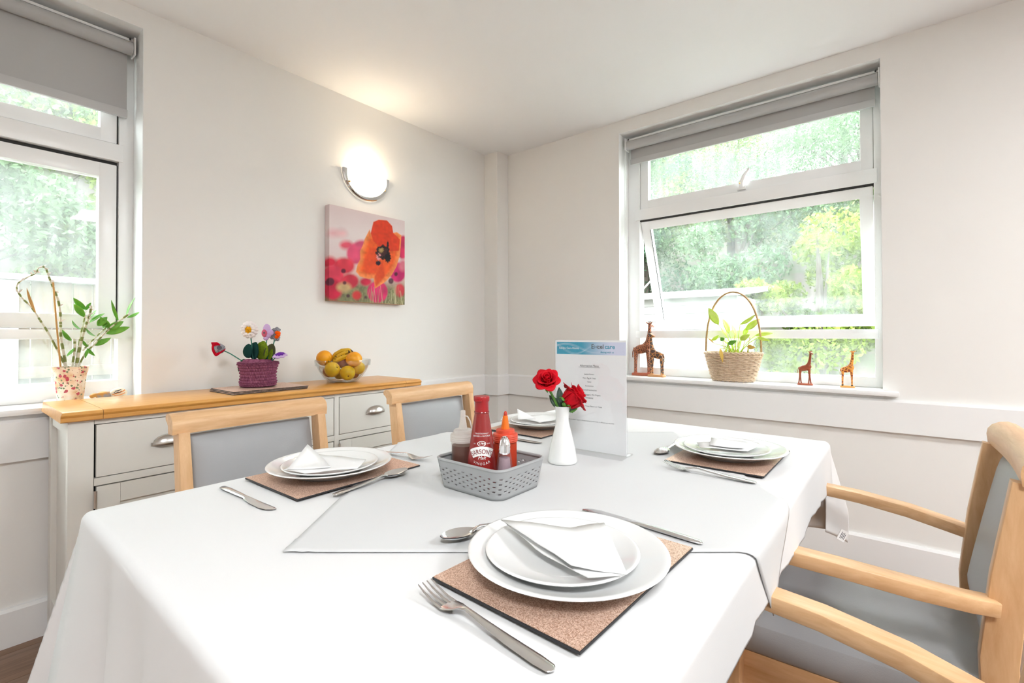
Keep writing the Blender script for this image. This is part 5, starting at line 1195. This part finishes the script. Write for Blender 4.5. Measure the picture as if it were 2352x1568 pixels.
# ------------------------------------------------------------------ right window sill: giraffes and planted basket
def giraffe(label, y, x, H, face, m_, base_m, turn=0, head_turn=0, stance=.0, wide=1.0):
    """carved giraffe: length runs along the sill (local +x = forwards before rotation); one skin"""
    t = thing('giraffe_figurine', label, 'figurine', (x, y, SILL+.0004), face, 'carved wooden giraffes on the window sill')
    h = H; bz = .045*h; m = MB(); leg = .36*h*1.0
    hip, sho = -.115*h*wide, .10*h*wide; top = bz+leg+.07*h
    m.ball((-.01*h, 0, top), (.155*h*wide, .062*h, .085*h), 16, 10, Matrix.Rotation(-.22, 3, 'Y'))
    m.ball((sho*.75, 0, top+.045*h), (.085*h, .058*h, .088*h), 14, 10)
    nk = [(sho*.55, 0, top+.05*h), (sho*1.0, 0, top+.14*h), (sho*1.22, 0, top+.27*h), (sho*1.34, 0, bz+.86*h)]
    m.tube(nk, [.060*h, .047*h, .034*h, .029*h], 12)
    hb = Vector(nk[-1]); hd = Vector((math.cos(head_turn), math.sin(head_turn), -.28)).normalized()
    m.tube([hb-hd*.03*h, hb+hd*.03*h, hb+hd*.085*h, hb+hd*.115*h], [.026*h, .032*h, .023*h, .019*h], 10)
    sd = Vector((-hd.y, hd.x, 0)).normalized()
    for s in (-1, 1):
        m.tube([hb+sd*s*.012*h+Vector((0, 0, .015*h)), hb+sd*s*.016*h+Vector((0, 0, .058*h))], [.010*h, .009*h], 8)
        m.tube([hb-hd*.012*h+sd*s*.02*h+Vector((0, 0, .01*h)), hb-hd*.02*h+sd*s*.055*h+Vector((0, 0, .038*h)), hb-hd*.022*h+sd*s*.07*h+Vector((0, 0, .055*h))], [.011*h, .014*h, .006*h], 8)
        for lx, k in ((hip, -1), (sho, 1)):
            fx = lx+k*.012*h+s*stance*h*.5
            m.tube([(lx, s*.030*h, top-.01*h), (lx+k*.008*h, s*.036*h, bz+leg*.55), (fx, s*.036*h, bz-.012*h)], [.040*h, .020*h, .0175*h], 9)
    m.tube([(hip-.035*h, 0, top+.03*h), (hip-.065*h, 0, top-.06*h), (hip-.06*h, 0, top-.16*h)], [.013*h, .010*h, .013*h], 7)
    fuse(m, 'body', m_, h*.0115, t, 2)
    b = MB().loft([[(x_*(.185*h*wide), y_*.075*h, z_) for x_, y_ in rrect(1, 1, .45, 4)] for z_ in (0, bz*.75)]+[[(x_*(.175*h*wide), y_*.068*h, bz) for x_, y_ in rrect(1, 1, .45, 4)]]); b.build('base', base_m, t)
    for s in (-1, 1):
        MB().ball(hb+sd*s*.016*h+Vector((0, 0, .062*h)), .0095*h, 8, 6).build('horn_tip', 'hoof', t)
        MB().ball(hb+hd*.04*h+sd*s*.027*h+Vector((0, 0, .008*h)), .007*h, 8, 6).build('eye', 'hoof', t)
        for lx, k in ((hip, -1), (sho, 1)): MB().tube([(lx+k*.011*h+s*stance*h*.5, s*.036*h, bz), (lx+k*.0105*h+s*stance*h*.49, s*.036*h, bz+.028*h)], [.020*h, .0185*h], 9).build('hoof', 'hoof' if m_ == 'giraffe_gold' else base_m, t)
    if m_ in ('giraffe_plain', 'giraffe_fine'): MB().ball(hb+hd*.05*h+Vector((0, 0, .012*h)), (.022*h, .018*h, .016*h), 10, 8).build('face_blaze', 'muzzle', t)
    return t
GX = 2.795
giraffe('tallest spotted giraffe figurine at the left end of the window sill', 1.255, GX+.02, .345, -PI/2+.15, 'giraffe_fine', 'base_red', head_turn=1.2)
giraffe('dark giraffe figurine with big patches beside the tallest one', 1.150, GX-.015, .275, PI/2-.1, 'giraffe_dark', 'base_tan', head_turn=PI-.1, wide=1.05)
giraffe('plain reddish brown giraffe figurine between the basket and window edge', .383, GX-.005, .178, -PI/2, 'giraffe_plain', 'base_red', head_turn=-.9, stance=.05)
giraffe('golden spotted giraffe figurine nearest the right end of the sill', .208, GX-.012, .183, -PI/2, 'giraffe_gold', 'base_gold', head_turn=1.6, wide=.85)
# wicker basket
wy, wx = .722, 2.787
wb = thing('wicker_basket', 'small wicker basket with a tall hoop handle on the window sill', 'basket', (wx, wy, SILL+.0004))
ax_ = .62                                     # oval: narrower front to back
def wr(z): return .100+(.142-.100)*(z/.142)**.8
NS = 26; NRW = 15
for k in range(NRW):
    z0 = .007+.0093*k; pts = []
    for j in range(NS*6+1):
        a = 2*PI*j/(NS*6); r = wr(z0)+.0035*math.cos(NS/2*a+(k % 2)*PI)
        pts.append((r*ax_*math.sin(a), r*math.cos(a), z0+.0012*math.sin(NS*a)))
    MB().tube(pts, .0049, 6, cap=False, up=(0, 0, 1)).build('weaver', 'wicker', wb)
for j in range(NS):
    a = 2*PI*(j+.5)/NS; MB().tube([(wr(z)*ax_*math.sin(a), wr(z)*math.cos(a), z) for z in (.0, .05, .1, .15)], .0028, 5).build('stake', 'wicker_handle', wb)
MB().lathe([(.0, .004), (.095, .004), (.096, .008), (0, .008)], 30, cap0=False, cap1=False, sx=ax_).build('base', 'wicker', wb)
for ph in (0, PI):
    pts = []
    for j in range(97):
        a = 2*PI*j/96; r = wr(.15)+.004*math.cos(18*a+ph); pts.append((r*ax_*math.sin(a), r*math.cos(a), .151+.0045*math.sin(18*a+ph)))
    MB().tube(pts, .0055, 6, cap=False, up=(0, 0, 1)).build('braided_rim', 'wicker', wb)
for ph in (0, 2*PI/3, 4*PI/3):
    pts = []
    for j in range(61):
        t_ = j/60; a = PI*(-.08+1.16*t_); cy2, cz2 = -.142*math.cos(a)*(1.0), .345*max(math.sin(a), -.1)**1.0
        cz2 = .135+.355*(1-abs(2*t_-1)**2.3); cy2 = .139*(2*t_-1)*(1+.10*math.sin(PI*t_)) if True else cy2
        cy2 = -.142*math.cos(PI*t_)*(1+.06*math.sin(PI*t_)**2); cz2 = .13+.355*math.sin(PI*t_)**.82
        tw = 14*t_*2+ph; pts.append((.0035*math.sin(tw), cy2+.0035*math.cos(tw)*math.sin(PI*t_), cz2+.0035*math.cos(tw)*math.cos(PI*t_)))
    MB().tube(pts, .0042, 6).build('handle_cane', 'wicker_handle', wb)
MB().lathe([(0, .118), (.128, .118), (.128, .124), (0, .128)], 30, cap0=False, cap1=False, sx=ax_).build('liner', 'soil', wb)
# plant in it
pc_ = Vector((wx, wy, SILL+.13)); hp = thing('potted_plant', 'yellow green leafy plant growing in the wicker basket', 'plant', pc_)
DPn = wx
def wp(px, py, dxx=0): return at(px, py, x=wx+dxx)
def stem_leaf(base, tip, leaf_tip, w_, bend, m_='sill_leaf', roll=0, dx_=0):
    b, t_, l_ = wp(*base)-pc_, wp(*tip, dx_)-pc_, wp(*leaf_tip, dx_*1.3)-pc_
    MB().tube([b, (b+t_)/2+Vector((0, 0, .012)), t_], [.0022, .002, .0016], 6).build('stem', 'sill_leaf', hp); leaf_to(t_+pc_, l_+pc_, w_, bend, hp, m_, 'leaf', .2, roll, pc_)
_r9 = random.Random(4)
for sp in (((1690, 812), (1650, 745), (1628, 708), .022, .3, 'sill_leaf', .9, -.02), ((1688, 812), (1674, 765), (1660, 733), .020, .4, 'sill_leaf', .9, -.04), ((1692, 812), (1700, 745), (1735, 722), .012, .5, 'sill_leaf', .7, 0), ((1695, 812), (1712, 758), (1745, 732), .017, .4, 'sill_leaf', .8, .02), ((1697, 812), (1735, 770), (1775, 765), .010, .5, 'sill_leaf', .6, .02),
           ((1698, 812), (1740, 775), (1768, 782), .009, .8, 'sill_leaf', .6, -.03), ((1686, 812), (1650, 770), (1632, 782), .011, .9, 'sill_leaf', .7, -.02), ((1684, 812), (1662, 782), (1655, 775), .012, .3, 'orchid_leaf', .8, -.05), ((1690, 812), (1690, 770), (1680, 745), .014, .3, 'sill_leaf', 1.0, .04), ((1694, 812), (1700, 780), (1722, 768), .015, .6, 'sill_leaf', .8, -.05),
           ((1680, 812), (1672, 790), (1692, 782), .012, .6, 'orchid_leaf', .7, -.05), ((1700, 812), (1716, 795), (1735, 798), .011, .7, 'dry_leaf', .7, -.04), ((1682, 812), (1654, 800), (1660, 832), .009, .6, 'dry_leaf', .9, -.13), ((1688, 812), (1640, 788), (1626, 776), .004, .2, 'dry_leaf', .5, -.04), ((1692, 812), (1708, 770), (1718, 750), .012, .3, 'sill_leaf', .9, .03), ((1688, 812), (1668, 772), (1656, 752), .013, .4, 'sill_leaf', .9, .05)): stem_leaf(*sp)
for k in range(22):
    px_ = 1690+_r9.uniform(-26, 30); b, t_ = wp(px_, 813, _r9.uniform(-.04, .04))-pc_, wp(px_+_r9.uniform(-10, 10), 813-_r9.uniform(14, 44), _r9.uniform(-.05, .05))-pc_
    MB().tube([b, t_], [.0022, .0012], 5).build('stem', 'sill_leaf' if k % 3 else 'dry_leaf', hp)
# ------------------------------------------------------------------ left window sill: orchid pot and painted stones
OY = 2.452; oc = at(162, 880, y=OY); po = Vector((oc.x, OY, SILL))
sa = MB().lathe([(0, .003), (.05, .003), (.053, .0005), (.058, .003), (.073, .011), (.0735, .013), (.070, .012), (.055, .0055), (0, .005)], 40, cap0=False, cap1=False).build('saucer', 'saucer', None, 60); sa.location = po+Vector((0, 0, .0004)); tag(sa, 'white saucer under the floral orchid pot', 'saucer')
pt = thing('flower_pot', 'plant pot wrapped in rose patterned paper on the window sill', 'flower pot', po+Vector((0, 0, .0062)))
zt = at(162, 842, y=OY).z-po.z-.006
MB().lathe([(.036, 0), (.037, .001), (.047, zt*.80), (.050, zt*.84), (.0545, zt), (.0525, zt), (.045, zt*.80), (.034, .006), (0, .006)], 40, cap0=False, cap1=False).build('wrapped_pot', 'rose_paper', pt, 60)
MB().tube([(.030, -.030, zt*.1), (.036, -.037, zt*.5), (.041, -.041, zt*.95)], .0018, 6).build('paper_seam', 'rose_paper', pt)
MB().lathe([(0, zt*.86), (.044, zt*.86), (.044, zt*.9), (0, zt*.92)], 28, cap0=False, cap1=False).build('compost', 'soil', pt)
ob = Vector((po.x, po.y, po.z+zt*.86)); orp = thing('orchid_plant', 'orchid with jointed bare canes and green leaves in the floral pot', 'plant', ob)
def op(px, py, dy_=0): return at(px, py, y=OY+dy_)-ob
def cane(pts, r0, r1, dy_=0, marks=True):
    P_ = [op(*p, dy_*(i/(len(pts)-1))) for i, p in enumerate(pts)]; Q_ = []
    for a in range(len(P_)-1):
        p0, p1, p2, p3 = P_[max(a-1, 0)], P_[a], P_[a+1], P_[min(a+2, len(P_)-1)]
        for s in range(5):
            t = s/5; Q_.append(.5*((2*p1)+(-p0+p2)*t+(2*p0-5*p1+4*p2-p3)*t*t+(-p0+3*p1-3*p2+p3)*t**3))
    Q_.append(P_[-1]); n_ = len(Q_); rr_ = [r0+(r1-r0)*i/n_ for i in range(n_)]
    c = MB().tube(Q_, [r*(1.22 if i % 5 == 0 else 1) for i, r in enumerate(rr_)], 8).build('cane', 'cane_pale', orp)
    if marks:
        for i in range(2, n_-3, 4):
            MB().tube(Q_[i:i+3], [rr_[i]*1.12, rr_[i]*1.2, rr_[i]*1.12], 8).build('green_joint', 'cane_green', c)
    return Q_
q1 = cane([(150, 842), (135, 810), (110, 763), (92, 735), (72, 705), (52, 685), (39, 665), (42, 650), (62, 637), (82, 627), (88, 615)], .0032, .0020)
q2 = cane([(152, 842), (146, 808), (140, 775), (139, 745), (138, 715), (132, 685), (122, 660), (114, 640), (106, 618), (96, 611)], .0040, .0028)
q3 = cane([(175, 842), (180, 815), (186, 785), (194, 757), (200, 738), (206, 722), (210, 702)], .0048, .0030, -.02)
q4 = cane([(180, 842), (196, 812), (222, 785), (248, 757), (272, 738), (297, 720)], .0026, .0034, -.02)
cane([(166, 842), (170, 812), (172, 790), (170, 778)], .0034, .0034)
cane([(176, 828), (180, 800), (186, 765), (193, 735), (197, 715)], .0030, .0016, .01)
cane([(190, 805), (206, 788), (222, 772), (240, 755), (266, 735)], .0030, .0018, .015)
MB().tube([op(139, 842, -.01), op(128, 725, -.01), op(122, 648, -.01)], .0028, 7).build('support_cane', 'bamboo_stick', orp)
for q_ in (q1[-24:], q2[-34:], q3[-16:]):
    for i in range(1, len(q_)-1, 3):
        for s in (-1, 1):
            if _r9.random() < .72: leaf_to(q_[i]+ob, q_[i]+ob+Vector((s*_r9.uniform(.004, .012), _r9.uniform(-.010, .002), _r9.uniform(-.004, .013))), _r9.uniform(.002, .0042), .6, orp, 'bract', 'bract', .3, 0, ob)
def ol(b, t_, w_, bend, roll, dy_=-.02, m_='orchid_leaf'): leaf_to(op(*b, -.005)+ob, op(*t_, dy_)+ob, w_, bend, orp, m_, 'leaf', .2, roll, ob)
for a in (((197, 711), (169, 684), .011, .3, .6), ((194, 728), (170, 698), .012, -.6, .9), ((186, 757), (166, 736), .009, .5, .7), ((197, 712), (209, 695), .006, .3, .5), ((206, 740), (240, 720), .009, .5, .6), ((207, 730), (222, 712), .008, .3, .8), ((224, 748), (246, 728), .013, .5, .8), ((250, 752), (231, 728), .014, .4, .9), ((246, 757), (283, 738), .013, .4, .9), ((244, 766), (297, 751), .013, -.3, .8), ((218, 793), (254, 776), .010, .4, .7), ((290, 728), (310, 684), .007, .4, .8), ((272, 738), (256, 690), .006, .3, .7), ((292, 729), (321, 716), .007, -.8, .6), ((220, 772), (198, 754), .009, .7, .7), ((164, 783), (143, 757), .008, .6, .6), ((190, 782), (203, 796), .008, .5, .7), ((200, 800), (218, 817), .006, .5, .6), ((170, 800), (153, 818), .006, -.5, .5), ((204, 800), (196, 822), .006, .4, .5), ((236, 752), (248, 742), .010, .6, .7)): ol(*a)
ol((82, 718), (62, 663), .005, .3, .4, -.01, 'bamboo_stick')
# painted stones
s1 = at(240, 897, y=2.44); s2 = at(272, 893, y=2.452)
st1 = MB().ball((0, 0, .016), (.042, .022, .016), 20, 12).build('painted_stone', 'stone_orange', None, 180); st1.location = (s1.x, 2.462, SILL+.0002); tag(st1, 'flat orange and grey painted stone on the sill by the sideboard', 'stone', 'painted stones on the sill')
st2 = thing('painted_stone', 'round cream stone with orange painted marks beside the window frame', 'stone', (s2.x, 2.452, SILL+.0002), group='painted stones on the sill')
MB().ball((0, 0, .021), (.029, .022, .021), 20, 12).build('pebble', 'stone_cream', st2, 180)
def on_st(a, b): 
    x, z = .029*a, .021*b; return Vector((x, -.0225*math.sqrt(max(0, 1-a*a-b*b)), .021+z))
for pts, mm in (([(-.75, -.1), (-.3, .05), (.1, .25), (.5, .5), (.62, .62)], 'paint_orange'), ([(-.6, .25), (-.4, .12), (-.2, .3), (0, .2), (.2, .45)], 'print_black'), ([(-.5, .5), (-.1, .6), (.2, .75)], 'print_black'), ([(-.6, -.35), (-.2, -.3), (.2, -.15), (.6, .1)], 'paint_orange')): MB().tube([on_st(*p) for p in pts], .0016, 6).build('painted_mark', mm, st2)
